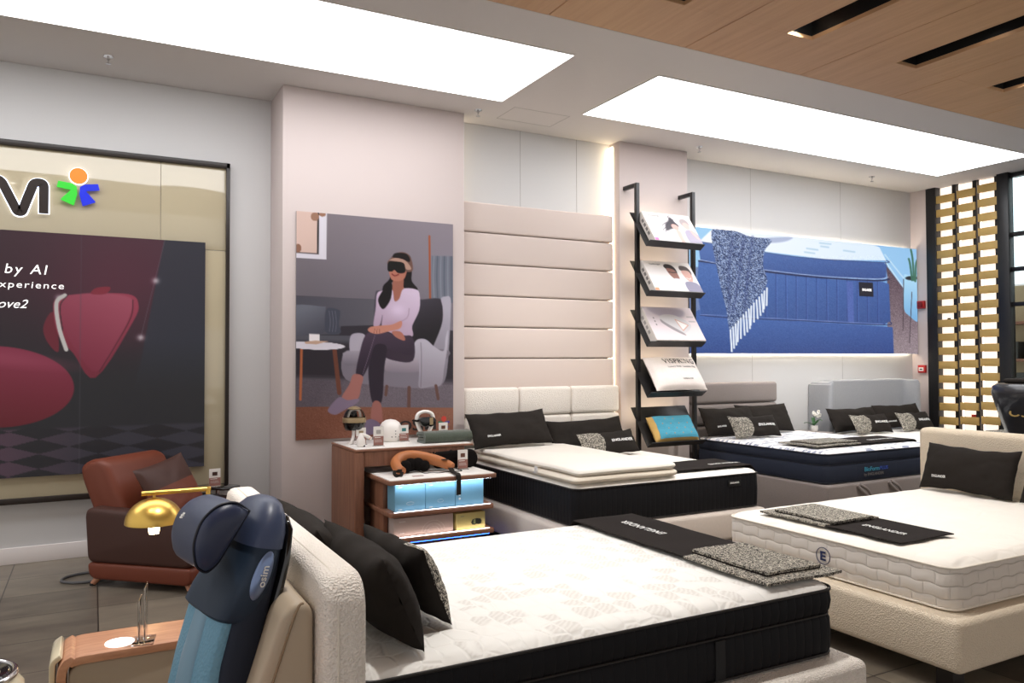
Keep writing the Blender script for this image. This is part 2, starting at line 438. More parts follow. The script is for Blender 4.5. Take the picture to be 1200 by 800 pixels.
BLKF = mat('black linen', (42, 38, 35), .95, bump=(420, .35, .002, 'noise'), var=.12, var_scale=25, spec=.15)
RUNF = mat('black runner cloth', (40, 35, 33), .95, bump=(500, .3, .001, 'noise'), spec=.15)
TWEED = tweed('black and white tweed')
GREYF = mat('grey taupe fabric', (142, 132, 128), .95, bump=(160, .7, .004, 'noise'), var=.1, var_scale=60, sheen=.2)
GREYB = mat('blue grey fabric', (150, 152, 156), .95, bump=(160, .6, .004, 'noise'), var=.08, var_scale=60, sheen=.3)
LINENF = mat('pale beige fabric', (206, 194, 184), .95, bump=(200, .5, .003, 'noise'), var=.06, var_scale=50, sheen=.2)
WOODD = wood('walnut veneer', (112, 72, 54), (150, 104, 80), (9, 9, .7), .45, 4)
WOODH = wood('walnut veneer along', (118, 78, 60), (158, 112, 88), (.7, 9, 9), .42, 4)
WOODA = wood('oak armrest', (176, 122, 92), (210, 158, 124), (2.2, 26, 9), .4, 3)
WOODC = wood('ceiling wood', (190, 148, 108), (206, 164, 122), (9, .6, 1), .5, 2.2)
RUST = mat('rust leather', (110, 52, 32), .5, bump=(180, .12, .001, 'noise'), var=.06, var_scale=6)
RUSTD = mat('dark brown leather', (66, 38, 30), .55, bump=(180, .12, .001, 'noise'), var=.05, var_scale=6)
def striplight(name, rgb, e): return mat(name, rgb, .5, emit=e)
WARM = striplight('warm strip light', (255, 236, 200), 7)

# ------------------------------------------------------------------ the setting
H = 4.0
def struct(o): return tag(o, kind='structure')
# floor
fl = raw('floor', [(-5, -6, 0), (16, -6, 0), (16, 9, 0), (-5, 9, 0)], [(0, 1, 2, 3)], tiles(), smooth=False); struct(fl)
def wallbox(name, x0, x1, y0, y1, z0=0, z1=H, m=WALL): o = box(name, m, None, x0, x1, y0, y1, z0, z1, bev=.004); struct(o); return o
YA = 7.36
wallbox('wall_left', -5, 1.43, YA, YA + .2, m=WALLN)
wallbox('wall_poster_pilaster', 1.43, 3.155, 6.86, YA + .2)
wallbox('wall_niche', 3.155, 5.06, 7.12, 7.4, m=WALLN)
wallbox('wall_shelf_pilaster', 5.06, 6.02, 6.94, 7.4)
wallbox('wall_recess', 6.02, 10.38, 7.18, 7.4, m=WALLN)
wallbox('wall_right', 10.38, 10.7, 6.935, 7.4)
bb = boxes('baseboard_left', mat('baseboard paint', (222, 214, 210), .5), None, [(-5, 1.43, YA - .02, YA, 0, .13)]); struct(bb)
bb2 = boxes('baseboard_pilaster', MATS['baseboard paint'], None, [(1.41, 3.16, 6.84, 6.86, 0, .13), (1.41, 1.43, 6.86, 7.34, 0, .13)]); struct(bb2)
# niche seams and recess seams: painted joint lines as thin grooves
SEAM = mat('panel joint', (168, 164, 160), .8)
boxes_ = [(x - .002, x + .002, 7.1185, 7.1205, 3.1, H) for x in (3.92, 4.62)]
struct(boxes('trim_1', SEAM, None, boxes_, bev=0))
struct(boxes('trim_2', SEAM, None, [(x - .002, x + .002, 7.1785, 7.1805, 3.2, H) for x in (7.25, 8.9)] + [(x - .002, x + .002, 7.1785, 7.1805, 1.2, 1.66) for x in (7.25, 8.9)], bev=0))
# ceiling: white soffit, then wooden planks with slots
struct(box('ceiling', CEIL, None, -5, 10.7, 4.62, 7.5, H, H + .1, bev=0))
seams = [-2.1, -.88, .34, 1.56, 2.77, 3.99, 5.24, 6.45, 7.71, 8.95, 10.2, 11.4, 12.6]
bm = bmesh.new(); cy1, cy0, cyend = 4.62, 4.06, -5.5; slots = []
for a, b in zip(seams, seams[1:]):
    g = .004; c = (a + b) / 2; s0, s1 = c - .13, c + .13; slots.append((s0, s1))
    box_bm(bm, a + g, b - g, cy0, cy1 - .003, H, H + .03, .002, 1)
    box_bm(bm, a + g, s0, cyend, cy0, H, H + .03, 0)
    box_bm(bm, s1, b - g, cyend, cy0, H, H + .03, 0)
struct(link('ceiling_planks', from_bm(bm), WOODC, None, False))
SLOTM = mat('matt black slot', (9, 9, 10), .8)
bm = bmesh.new()
for s0, s1 in slots:
    box_bm(bm, s0 - .03, s0, cyend, cy0, H + .03, H + .3); box_bm(bm, s1, s1 + .03, cyend, cy0, H + .03, H + .3)
    box_bm(bm, s0 - .03, s1 + .03, cyend, cy0 + .03, H + .3, H + .32); box_bm(bm, s0 - .03, s1 + .03, cy0, cy0 + .03, H + .03, H + .3)
struct(link('ceiling_slots', from_bm(bm), SLOTM, None, False))
# access hatch outline in the soffit
struct(boxes('ceiling_hatch', SEAM, None, [(3.5, 4.12, 6.84, 6.846, H - .001, H), (3.5, 4.12, 6.46, 6.466, H - .001, H), (3.5, 3.506, 6.46, 6.846, H - .001, H), (4.114, 4.12, 6.46, 6.846, H - .001, H)], bev=0))

# recessed luminous ceiling panels
PANEL = mat('luminous ceiling sheet', (255, 253, 248), .6, emit=5.1, emit_rgb=(250, 251, 255))
TRIMW = mat('white trim', (225, 220, 214), .5)
def ceiling_panel(x0, x1, y0, y1, label):
    t = thing('ceiling_light_panel', label, 'ceiling light', ((x0 + x1) / 2, (y0 + y1) / 2, H), group='luminous ceiling panels')
    cx, cy = (x0 + x1) / 2, (y0 + y1) / 2
    box('diffuser', PANEL, t, x0 - cx, x1 - cx, y0 - cy, y1 - cy, -.006, -.001, 0)
    w = .012
    boxes('trim_frame', TRIMW, t, [(x0 - cx - w, x1 - cx + w, y0 - cy - w, y0 - cy, -.008, 0), (x0 - cx - w, x1 - cx + w, y1 - cy, y1 - cy + w, -.008, 0),
          (x0 - cx - w, x0 - cx, y0 - cy, y1 - cy, -.008, 0), (x1 - cx, x1 - cx + w, y0 - cy, y1 - cy, -.008, 0)], bev=0)
ceiling_panel(-3.6, 3.31, 5.13, 6.36, 'long glowing white ceiling panel above the beige glass frame and poster')
ceiling_panel(4.185, 9.72, 5.17, 6.33, 'long glowing white ceiling panel above the display rack and blue mattress picture')

# sprinklers
def sprinkler(x, y, label):
    t = thing('sprinkler', label, 'sprinkler', (x, y, H), group='ceiling sprinklers')
    lathe('escutcheon', [(0, -.001), (.038, -.001), (.036, -.008), (.014, -.014), (0, -.014)], CHROME, t, 20)
    lathe('head', [(.012, -.014), (.012, -.03), (.006, -.034), (.006, -.055), (.02, -.058), (.02, -.062), (0, -.064)], CHROME, t, 14)
for x, y, l in ((.084, 6.86, 'small chrome ceiling sprinkler above the beige glass frame'), (3.23, 6.7, 'small chrome ceiling sprinkler beside the poster pilaster top'),
                (6.0, 6.71, 'small chrome ceiling sprinkler near the top of the display rack'), (9.01, 6.77, 'small chrome ceiling sprinkler near the slatted screen corner')):
    sprinkler(x, y, l)

# spotlights in the ceiling slots
SPOTL = mat('spot lens', (255, 250, 240), .3, emit=30)
def spotlight(x, y, label, tilt=(0, 0), energy=420, size=70):
    t = thing('slot_spotlight', label, 'spotlight', (x, y, H + .3), group='spotlights in the wooden ceiling slots')
    lathe('yoke', [(.03, 0), (.03, -.02), (.008, -.025), (.008, -.07), (0, -.07)], BLACKM, t, 16)
    rt = (R(tilt[1]), R(-tilt[0]), 0)
    lathe('housing', [(.045, .04), (.045, -.05), (.052, -.07), (.052, -.10), (.04, -.10), (.036, -.08), (0, -.08)], BLACKM, t, 20, (0, 0, -.09), rt)
    lathe('lens', [(0, -.079), (.034, -.079), (.034, -.088), (0, -.092)], SPOTL, t, 16, (0, 0, -.09), rt)
    ld = bpy.data.lights.new('spot', 'SPOT'); ld.energy = energy * .36; ld.spot_size = R(size); ld.spot_blend = .7; ld.color = (1, .97, .93); ld.shadow_soft_size = .05
    o = bpy.data.objects.new('beam', ld); COL.objects.link(o); o.location = Vector((0, 0, -.09)) + Matrix.Rotation(R(tilt[1]), 3, 'X') @ Matrix.Rotation(R(-tilt[0]), 3, 'Y') @ Vector((0, 0, -.12)); o.rotation_euler = rt; o.parent = t
sx = [(a + b) / 2 for a, b in slots]
spots = [(sx[4], 3.1, 'in the wooden ceiling slot at the top edge', (0, 8), 420), (sx[5], 3.75, 'in the first full wooden ceiling slot, the one nearer its end', (-12, 34), 700), (sx[5], 3.1, 'in the first full wooden ceiling slot, behind the other', (0, 0), 420),
         (sx[6], 3.4, 'in the second wooden ceiling slot', (-8, 4), 420), (sx[7], 3.5, 'in the short wooden ceiling slot beside the glass front', (6, 38), 700),
         (sx[3], 2.9, 'above the foot of the nearest black bed', (0, 4), 330), (sx[2], 2.9, 'above the recliner and nearest headboard', (-4, 0), 700), (sx[1], 3.2, 'above the recliner armrest', (0, 20), 200), (sx[8], 3.7, 'above the black massage chair', (10, 38), 600)]
for x, y, n, tl, en in spots: spotlight(x, y, 'black cylindrical spotlight glowing ' + n, tl, en)

# ------------------------------------------------------------------ mirror-like beige panel with the dark red lightbox
fx0, fx1, fz0, fz1, fy = -3.2, 1.06, .48, 3.36, YA - .05
t = thing('glass_wall_panel', 'large dark-framed beige glass panel hung on the grey-white wall behind the rust armchair', 'wall panel', (fx1 / 2, YA, fz0))
ox, oy, oz = -fx1 / 2, -YA, -fz0
boxes('frame', BLACKFR, t, [(fx0 + ox, fx1 + ox, fy - .03 + oy, YA + oy, fz0 + oz, fz0 + .045 + oz), (fx0 + ox, fx1 + ox, fy - .03 + oy, YA + oy, fz1 - .045 + oz, fz1 + oz),
      (fx0 + ox, fx0 + .03 + ox, fy - .03 + oy, YA + oy, fz0 + oz, fz1 + oz), (fx1 - .03 + ox, fx1 + ox, fy - .03 + oy, YA + oy, fz0 + oz, fz1 + oz)], bev=.002)
panes = []
for a, b in ((fx0 + .03, .497), (.5, fx1 - .03)):
    for c, d in ((fz0 + .045, 2.578), (2.582, fz1 - .045)):
        panes.append((a + ox, b + ox, fy + oy, fy + .02 + oy, c + oz, d + oz))
boxes('glass_pane', GLASSB, t, panes, bev=.001)
# letter M of the shop sign
LY = fy - .035
def ribbon(path, w):
    P = [Vector((a, b)) for a, b in path]; L_, R_ = [], []
    for i, p in enumerate(P):
        d = (P[min(i + 1, len(P) - 1)] - P[max(i - 1, 0)]).normalized(); n = Vector((-d.y, d.x)) * w / 2
        L_.append(p + n); R_.append(p - n)
    return [(v.x, v.y) for v in L_] + [(v.x, v.y) for v in reversed(R_)]
SIGNB = mat('sign letter face', (44, 34, 30), .4)
HALO = mat('sign halo', (235, 240, 255), .5, emit=2.2)
def rounded_corner(pts, r=.055, n=6):
    out = [pts[0]]
    for i in range(1, len(pts) - 1):
        p0, p1, p2 = (Vector(p) for p in pts[i - 1:i + 2]); a = (p0 - p1).normalized(); b = (p2 - p1).normalized()
        rr = min(r, (p0 - p1).length * .45, (p2 - p1).length * .45)
        q0, q2 = p1 + a * rr, p1 + b * rr
        for k in range(n + 1):
            s = k / n; q = q0 * (1 - s) ** 2 + p1 * 2 * s * (1 - s) + q2 * s * s; out.append((q.x, q.y))
    out.append(pts[-1]); return out
sg = thing('sign_lettering', 'dark backlit shop sign letters and three-colour figure emblem on the beige glass', 'sign', (-.3, fy, 2.75))
def sf(y0): return lambda x, z, d: (x + .3, y0 - d - fy, z - 2.75)
mp = [(-.735, 2.79)] + rounded_corner([(-.735, 2.79), (-.735, 3.035), (-.655, 3.035), (-.54, 2.79), (-.51, 2.79), (-.43, 3.035), (-.362, 3.035), (-.362, 2.79)], .06, 8)[1:]
def strip_prism(nm, path, w_, m, par, depth, f3):
    P = [Vector(p) for p in path]; V = []; F = []
    for i, p in enumerate(P):
        d = (P[min(i + 1, len(P) - 1)] - P[max(i - 1, 0)]).normalized(); n_ = Vector((-d.y, d.x)) * w_ / 2
        for a, dd in ((p + n_, 0), (p - n_, 0), (p - n_, depth), (p + n_, depth)): V.append(f3(a.x, a.y, dd))
    for i in range(len(P) - 1):
        for k in range(4): F.append((i * 4 + k, i * 4 + (k + 1) % 4, (i + 1) * 4 + (k + 1) % 4, (i + 1) * 4 + k))
    q = (len(P) - 1) * 4; F += [(3, 2, 1, 0), (q, q + 1, q + 2, q + 3)]
    return raw(nm, V, F, m, par, False)
strip_prism('letter', mp, .068, SIGNB, sg, .012, sf(fy - .028))
strip_prism('letter_halo', mp, .080, HALO, sg, .010, sf(fy - .012))
def disc(cx, cz, r, n=28): return [(cx + r * math.cos(2 * PI * k / n), cz + r * math.sin(2 * PI * k / n)) for k in range(n)]
ORANGE = mat('orange acrylic', (255, 120, 40), .4, emit=.7); GREEN = mat('green acrylic', (50, 190, 50), .4, emit=.5); BLUE = mat('blue acrylic', (20, 40, 200), .4, emit=.4)
def emblem(parent, cx, cz, s, f, mats, depth, halo=None):
    arm = [(-.37, .13), (-.40, .0), (-.40, 0), (-.14, -.04), (-.33, -.26), (-.08, -.37), (-.02, -.12), (-.03, .04), (-.12, .10)]
    arm = rounded_corner(arm + [arm[0]], .02)[:-1]
    prism('emblem_head', disc(cx, cz + s * .27, s * .17), mats[0], parent, depth, f)
    prism('emblem_arm', [(cx + x * s, cz + y * s) for x, y in arm], mats[1], parent, depth, f)
    prism('emblem_arm', [(cx - x * s, cz + y * s) for x, y in arm][::-1], mats[2], parent, depth, f)
    if halo:
        g = lambda x, z, d: f(x, z, d - depth * 1.1)
        prism('emblem_halo', disc(cx, cz + s * .27, s * .182), halo, parent, depth, g)
emblem(sg, -.12, 3.015, .385, sf(fy - .028), (ORANGE, GREEN, BLUE), .012, HALO)

# the dark red screen: trace coordinates are photo pixels
pr_ = Print([(-160, 262), (240, 283), (240, 547.5), (-160, 567.5)], 420, 290, (30, 24, 30))
pr_.c = pr_.grad((52, 20, 30), (82, 34, 52), (0, 400), (190, 290))
pr_.blend(np.clip((pr_.y - 330) / 110, 0, 1), (29, 28, 31))
pr_.glow(140, 330, 70, 80, (104, 36, 58), .6)
pr_.poly([(196, 270), (245, 270), (245, 545), (140, 545), (168, 430)], (44, 48, 60), 2, False, .9)
pr_.blend(np.clip((pr_.y - 400) / 60, 0, 1) * (pr_.x > 60), (32, 31, 34))
pr_.line([(196, 275), (168, 400)], .8, (120, 110, 120), .8, alpha=.6)
for gx, gy in ((185, 329), (169, 396), (80, 350)): pr_.glow(gx, gy, 4, 3.5, (240, 225, 230), .8)
# chequered floor of the picture
ch = ((np.floor((pr_.x - 60) / 64 + (pr_.y - 497) / 17) + np.floor((pr_.y - 497) / 17 - (pr_.x - 60) / 64)) % 2)
m_ = np.clip((pr_.y - (502 - (pr_.x) * .03)) / 3, 0, 1)
pr_.blend(m_, (28, 25, 29)); pr_.blend(m_ * ch * .9, pr_.grad((96, 64, 80), (54, 51, 60), (0, 540), (120, 540)))
# hanging red drop seats
pr_.ell(10, 453, 87, 47, pr_.grad((150, 46, 74), (104, 12, 26), (20, 410), (10, 498)), .02, rot=.03)
pr_.ell(15, 420, 70, 8, (176, 76, 100), 1.2, .5, rot=.12)
pr_.poly([(70, 368), (76, 372), (80, 412), (68, 402), (63, 385)], (120, 26, 44), 1)
pr_.poly([(78, 350), (115, 345), (155, 345), (166, 356), (160, 378), (120, 443), (96, 415), (80, 395), (74, 370)], pr_.grad((176, 64, 88), (128, 30, 52), (130, 350), (110, 440)), 1.2)
pr_.poly([(86, 349), (120, 344), (158, 350), (156, 372), (140, 410), (120, 436), (98, 410), (84, 380), (82, 360)], pr_.grad((186, 84, 106), (140, 40, 64), (150, 350), (110, 430)), 2)
pr_.line([(160, 352), (158, 372), (142, 404), (124, 436)], 1.2, (92, 20, 40), 1)
pr_.line([(86, 347), (77, 356), (80, 384), (88, 410)], 4.5, (225, 218, 212), 1)
pr_.line([(89, 347), (81, 360), (84, 388)], 1.1, (50, 30, 36), .6)
pr_.poly([(114, 345), (120, 338), (135, 337), (130, 345)], (150, 36, 56), 1)
pr_.poly([(-6, 432), (6, 432), (9, 436), (6, 440), (-6, 440)], (190, 184, 178), .8)
pr_.line([(103, 270), (103, 560)], .7, (92, 84, 92), .6, False, alpha=.8)
sx0, sx1, sz0, sz1 = -1.68, .857, .69, 2.64
sc_ = thing('picture_lightbox', 'dark red advertising lightbox with a crimson drop-shaped seat on the beige glass panel', 'screen', ((sx0 + sx1) / 2, fy, sz0))
cx = (sx0 + sx1) / 2
box('case', mat('screen case', (20, 18, 20), .4), sc_, sx0 - cx, sx1 - cx, -.03, -.004, 0, sz1 - sz0, .002)
pr_.build('picture', lambda u, v: (sx0 - cx + u * (sx1 - sx0), -.0315, (sz1 - sz0) * (1 - v)), print_mat('lit red print', .55), sc_)
LIT = mat('lit white print', (240, 238, 236), .5, emit=.8)
def on_screen(cxp, czp): return lambda x, y, d: (cxp - cx + x, -.033 - d, czp - sz0 + y)
lettering('by AI', .29, .10, LIT, sc_, on_screen(-.475, 2.325), shear=.16, spacing=1.2)
lettering('Experience', .49, .07, LIT, sc_, on_screen(-.46, 2.205), shear=.08, spacing=1.2)
lettering('uLove2', .30, .068, MATS['lit white print'], sc_, on_screen(-.61, 2.06), shear=.35)

# ------------------------------------------------------------------ poster of the woman in an armchair
Z6 = lambda L: [(320 + x / 5, 240 + y / 5) for x, y in L]
Z7 = lambda L: [(320 + x / 5, 380 + y / 5) for x, y in L]
p = Print([(347, 248.5), (531, 261.5), (531, 501), (347, 517)], 230, 310, (110, 105, 112))
p.c = p.grad((118, 112, 118), (142, 136, 146), (360, 300), (520, 270)); p.blend(np.clip((330 - p.y) / 90, 0, 1) * .25, (128, 116, 116))
p.blend(np.clip((p.y - 300) / 60, 0, 1) * .35, (98, 94, 102))
p.poly(Z6([(100, -5), (316, 55), (314, 325), (100, 318)]), (204, 200, 208), .6, False)
p.poly(Z6([(100, -5), (270, 50), (268, 296), (100, 288)]), (60, 52, 54), .6, False)
p.poly(Z6([(100, -5), (260, 50), (256, 290), (100, 284)]), (200, 176, 166), .6, False)
p.ell(*Z6([(245, 75)])[0], 5, 5, (150, 116, 98)); p.ell(*Z6([(290, 60)])[0], 4, 3, (150, 116, 98)); p.ell(*Z6([(145, 262)])[0], 4, 5, (140, 106, 90))
# sofa behind
p.poly(Z6([(100, 540), (600, 553), (605, 720), (1060, 720), (1060, 1000), (100, 1000)]), (62, 58, 66), 1, False)
p.poly(Z6([(100, 542), (300, 545), (600, 553), (612, 700), (400, 712), (390, 760), (100, 770)]), p.grad((84, 83, 92), (102, 100, 108), (350, 370), (440, 355)), 1, False)
p.poly(Z6([(100, 770), (560, 765), (560, 830), (100, 860)]), (92, 92, 100), 1, False)
p.poly(Z6([(100, 606), (290, 600), (310, 612), (306, 700), (305, 750), (220, 764), (100, 768)]), p.grad((112, 114, 124), (84, 84, 94), (360, 362), (375, 392)), 1)
p.poly(Z6([(318, 612), (385, 616), (396, 640), (388, 700), (398, 752), (318, 755), (305, 690)]), (78, 80, 92), 1)
for k in range(3): p.line(Z6([(330 + k * 18, 625), (338 + k * 18, 690), (332 + k * 18, 745)]), .8, (106, 108, 120), .8)
# carpet
p.poly(Z7([(100, 330), (700, 330), (1100, 320), (1100, 620), (100, 620)]), p.grad((96, 88, 96), (112, 104, 112), (380, 450), (420, 470)), 2, False)
p.blend(np.clip((p.y - 398) / 6, 0, 1) * np.clip((447 - p.y) / 5, 0, 1) * .75, (52, 46, 54))
p.speck(4, (p.y > 445) * 1.0, 3)
# lamp pole and curtain
p.line(Z6([(918, 178), (922, 548)]), 2.2, (158, 92, 62), .6)
p.poly(Z6([(930, 292), (1070, 292), (1070, 560), (930, 545)]), (118, 122, 134), .8, False)
for k in range(6): p.line(Z6([(945 + k * 20, 295), (940 + k * 21, 420), (947 + k * 20, 560)]), 1.1, (94, 98, 110) if k % 2 else (138, 142, 152), 1.4)
# armchair: back, wing, seat, arms
p.poly(Z6([(600, 545), (640, 500), (840, 545), (1000, 555), (1000, 800), (960, 1010), (640, 1010), (600, 800)]), p.grad((80, 76, 86), (38, 33, 40), (480, 350), (500, 395)), 1.5)
p.poly(Z6([(985, 540), (1010, 525), (1040, 535), (1040, 640), (1025, 900), (1005, 1010), (960, 1040), (890, 1000), (905, 900), (985, 700), (995, 600)]), p.grad((170, 166, 178), (128, 124, 134), (527, 360), (505, 430)), 1)
p.poly(Z7([(420, 165), (560, 150), (1005, 130), (1005, 210), (985, 335), (860, 357), (660, 350), (430, 320)]), (126, 120, 130), 1)
p.poly(Z7([(455, 75), (490, 50), (540, 58), (555, 110), (550, 200), (460, 170)]), (172, 166, 178), 1)
p.poly(Z7([(412, 168), (440, 155), (520, 152), (520, 235), (430, 240), (410, 225)]), p.grad((158, 152, 162), (120, 114, 124), (410, 412), (410, 428)), 1, False)
p.poly(Z7([(660, 260), (668, 185), (690, 172), (740, 166), (830, 175), (852, 190), (856, 250), (845, 264), (760, 270)]), p.grad((176, 168, 178), (132, 124, 134), (480, 413), (480, 434)), 1)
p.poly(Z7([(812, 172), (822, 120), (840, 84), (870, 72), (905, 80), (950, 118), (1000, 138), (1012, 60), (1026, 20), (1020, 130), (1004, 230), (986, 332), (930, 345), (858, 354), (858, 270), (850, 190)]), p.grad((178, 174, 186), (146, 140, 150), (500, 395), (495, 445)), 1)
p.line(Z7([(868, 95), (872, 200), (868, 350)]), .7, (116, 108, 118), .6)
for a in ([(670, 352), (664, 402)], [(800, 356), (798, 464)], [(955, 340), (968, 415)]): p.line(Z7(a), 4.0 if a[0][0] == 800 else 3.4, (104, 78, 72), .8)
# table
p.line(Z7([(168, 150), (162, 445)]), 3, (168, 104, 72), .8); p.line(Z7([(362, 142), (392, 400)]), 5.2, (112, 72, 58), .8)
p.ell(*Z7([(250, 130)])[0], 35, 4.6, (206, 202, 210), .06); p.poly(Z7([(100, 108), (250, 108), (250, 150), (100, 148)]), (206, 202, 210), .8, False)
p.poly(Z7([(212, 62), (275, 62), (275, 105), (212, 105)]), (226, 220, 222), .6, False); p.poly(Z7([(185, 108), (250, 100), (330, 102), (255, 122), (190, 120)]), (186, 158, 140), .6, False)
# wooden floor strip under the picture
p.poly(Z7([(100, 492), (300, 483), (1100, 462), (1100, 800), (100, 800)]), p.grad((122, 82, 66), (140, 100, 84), (350, 480), (530, 480)), .8, False)
p.speck(5, (p.y > 478) * 1.0, 5)
# woman: hair, top, arms, legs, slippers, visor
p.poly(Z6([(700, 300), (800, 290), (815, 380), (815, 440), (850, 488), (800, 500), (760, 470), (720, 440), (690, 470), (700, 540), (668, 590), (645, 606), (622, 570), (640, 520), (650, 470), (690, 420)]), (32, 24, 28), 1)
p.poly(Z6([(712, 430), (765, 425), (768, 480), (790, 500), (740, 560), (712, 555), (700, 500)]), (158, 108, 94), .8)
p.poly(Z6([(690, 375), (780, 370), (776, 420), (752, 440), (715, 442), (692, 425)]), (176, 122, 106), .8)
p.line(Z6([(700, 402), (716, 412), (738, 404)]), 1.4, (128, 56, 56), .6)
p.poly(Z6([(612, 520), (640, 500), (690, 492), (705, 500), (715, 558), (742, 545), (768, 486), (845, 490), (862, 530), (858, 610), (818, 700), (812, 765), (650, 770), (640, 700), (645, 640), (628, 700), (592, 705), (605, 600)]), p.grad((206, 190, 210), (176, 156, 176), (490, 345), (470, 395)), 1)
p.glow(*Z6([(735, 610)])[0], 9, 7, (214, 198, 220), .7); p.glow(*Z6([(700, 690)])[0], 14, 4, (176, 148, 168), .5)
p.line(Z6([(800, 600), (790, 650), (745, 680)]), 1, (168, 148, 168), 1)
p.poly(Z6([(622, 540), (668, 470), (700, 460), (694, 540), (668, 590), (645, 606), (625, 580)]), (32, 24, 28), 1)
p.poly(Z6([(545, 800), (560, 735), (640, 725), (740, 760), (820, 765), (822, 900), (700, 900), (620, 860)]), (66, 54, 68), 1)
p.poly(Z7([(545, 60), (620, 32), (700, 50), (820, 70), (815, 165), (720, 150), (620, 120), (590, 180), (530, 300), (490, 292), (505, 190)]), p.grad((84, 70, 86), (54, 44, 58), (440, 390), (450, 430)), 1)
p.poly(Z7([(600, 120), (650, 110), (670, 140), (655, 250), (640, 440), (585, 445), (562, 280), (575, 200)]), (52, 42, 56), 1)
p.line(Z7([(600, 60), (570, 160), (530, 285)]), .6, (122, 106, 122), .6)
p.poly(Z6([(755, 672), (748, 715), (680, 735), (610, 752), (560, 735), (575, 712), (640, 702), (700, 695)]), (190, 136, 120), .8)
p.poly(Z6([(700, 735), (750, 735), (776, 770), (768, 786), (720, 765)]), (172, 118, 104), .8)
for k in range(3): p.line(Z6([(600 + k * 14, 722), (594 + k * 16, 748)]), .5, (136, 92, 82), .5)
p.poly(Z7([(475, 290), (530, 300), (520, 360), (500, 430), (430, 445), (405, 425), (450, 350)]), (160, 112, 106), .9)
p.poly(Z7([(330, 490), (390, 425), (440, 440), (505, 430), (495, 455), (420, 500), (370, 527), (330, 515)]), (132, 118, 136), .9)
p.poly(Z7([(590, 448), (632, 448), (645, 530), (640, 560), (580, 548)]), (150, 104, 98), .9)
p.poly(Z7([(540, 570), (570, 545), (620, 560), (640, 600), (590, 632), (536, 628)]), (120, 108, 128), .9)
p.poly(Z6([(676, 345), (690, 312), (740, 275), (790, 282), (815, 320), (820, 380), (780, 385), (760, 350)]), (118, 92, 84), .8)
p.poly(Z6([(706, 305), (720, 280), (780, 282), (804, 310), (800, 330), (760, 315)]), (34, 26, 28), .8)
p.poly(Z6([(676, 340), (700, 325), (765, 335), (776, 360), (774, 392), (735, 395), (715, 378), (698, 388), (676, 382)]), (20, 16, 20), .8)
p.poly(Z6([(684, 322), (720, 308), (770, 318), (800, 345), (812, 372), (782, 372), (765, 335), (700, 326)]), (176, 146, 132), .8)
p.c = np.clip(124 + (p.c - 124) * 1.18 - 8, 0, 255)
px0, px1, pz0, pz1 = 1.545, 3.028, .915, 2.905
po = thing('wall_poster', 'tall poster of a woman wearing an eye visor in a grey armchair, on the pilaster', 'poster', ((px0 + px1) / 2, 6.86, pz0))
pcx = (px0 + px1) / 2
box('board', mat('poster board', (120, 116, 116), .5), po, px0 - pcx, px1 - pcx, -.02, -.001, 0, pz1 - pz0, .001)
p.build('print', lambda u, v: (px0 - pcx + u * (px1 - px0), -.0212, (pz1 - pz0) * (1 - v)), print_mat('matt print', 0, .5), po)
def on_poster(X, Z): return lambda x, y, d: (X - pcx + x, -.022 - d, Z - pz0 + y)
lettering('OSIM', .37, .095, INKB, po, on_poster(2.665, 1.0), bold=.02, depth=.001)
emblem(po, 2.93, 1.01, .15, lambda x, z, d: (x - pcx, -.022 - d, z - pz0), (mat('red ink', (196, 62, 50), .6), mat('green ink', (40, 110, 84), .6), mat('violet ink', (74, 60, 140), .6)), .001)

# ------------------------------------------------------------------ upholstered wall panels in the niche
NP = thing('upholstered_wall_panel', 'tall blush fabric wall covering of padded horizontal rows behind the bed', 'wall panel', (4.14, 7.12, .3))
zs = [3.19, 2.885, 2.57, 2.25, 1.935, 1.62, 1.3, .98, .66, .34]
for a, b in zip(zs, zs[1:]):
    box('padded_row', PINKF, NP, -.955, .895, -.1, -.012, b + .004 - .3, a - .004 - .3, bev=.02, seg=4)
box('backing_board', mat('backing board', (60, 55, 52), .8), NP, -.93, .87, -.012, -.002, .05, 2.86, 0)
def strip_light(name, label, cat, x0, x1, y0, y1, z0, z1, m=WARM, group='hidden warm light strips'):
    o = box(name, m, None, x0, x1, y0, y1, z0, z1, 0); return tag(o, label, cat, group)
strip_light('light_strip', 'thin vertical warm light strip beside the padded wall, next to the display rack', 'light strip', 5.045, 5.058, 7.05, 7.118, .6, H - .04)
strip_light('light_strip', 'thin vertical warm light strip in the niche corner beside the poster pilaster', 'light strip', 3.157, 3.165, 7.085, 7.118, 3.22, H - .04, striplight('soft warm strip', (255, 240, 210), 6))

# ------------------------------------------------------------------ blue mattress lightbox
Z5 = lambda L: [(800 + x / 4, 240 + y / 4) for x, y in L]
b5 = Print([(812, 265), (1074, 292.5), (1075.5, 415), (812, 413.5)], 360, 190, (70, 96, 160))
b5.c = b5.grad((156, 204, 240), (120, 170, 225), (830, 290), (1070, 330))
b5.poly(Z5([(0, 290), (100, 290), (100, 700), (0, 700)]), (110, 130, 176), 2, False)
b5.poly(Z5([(940, 200), (1000, 260), (1110, 420), (1110, 700), (960, 700), (960, 330)]), b5.grad((90, 72, 84), (150, 134, 140), (1050, 320), (1060, 412)), 1, False)
b5.speck(14, ((b5.x > 1042) & (b5.y > 310)) * 1.0, 8)
b5.poly(Z5([(925, 195), (1110, 205), (1110, 470), (1040, 400), (960, 290)]), (150, 198, 238), 1, False)
b5.line(Z5([(950, 235), (1040, 350)]), 1.6, (190, 222, 246), .8, False); b5.line(Z5([(958, 275), (1040, 395)]), 1.2, (200, 228, 248), .8, False)
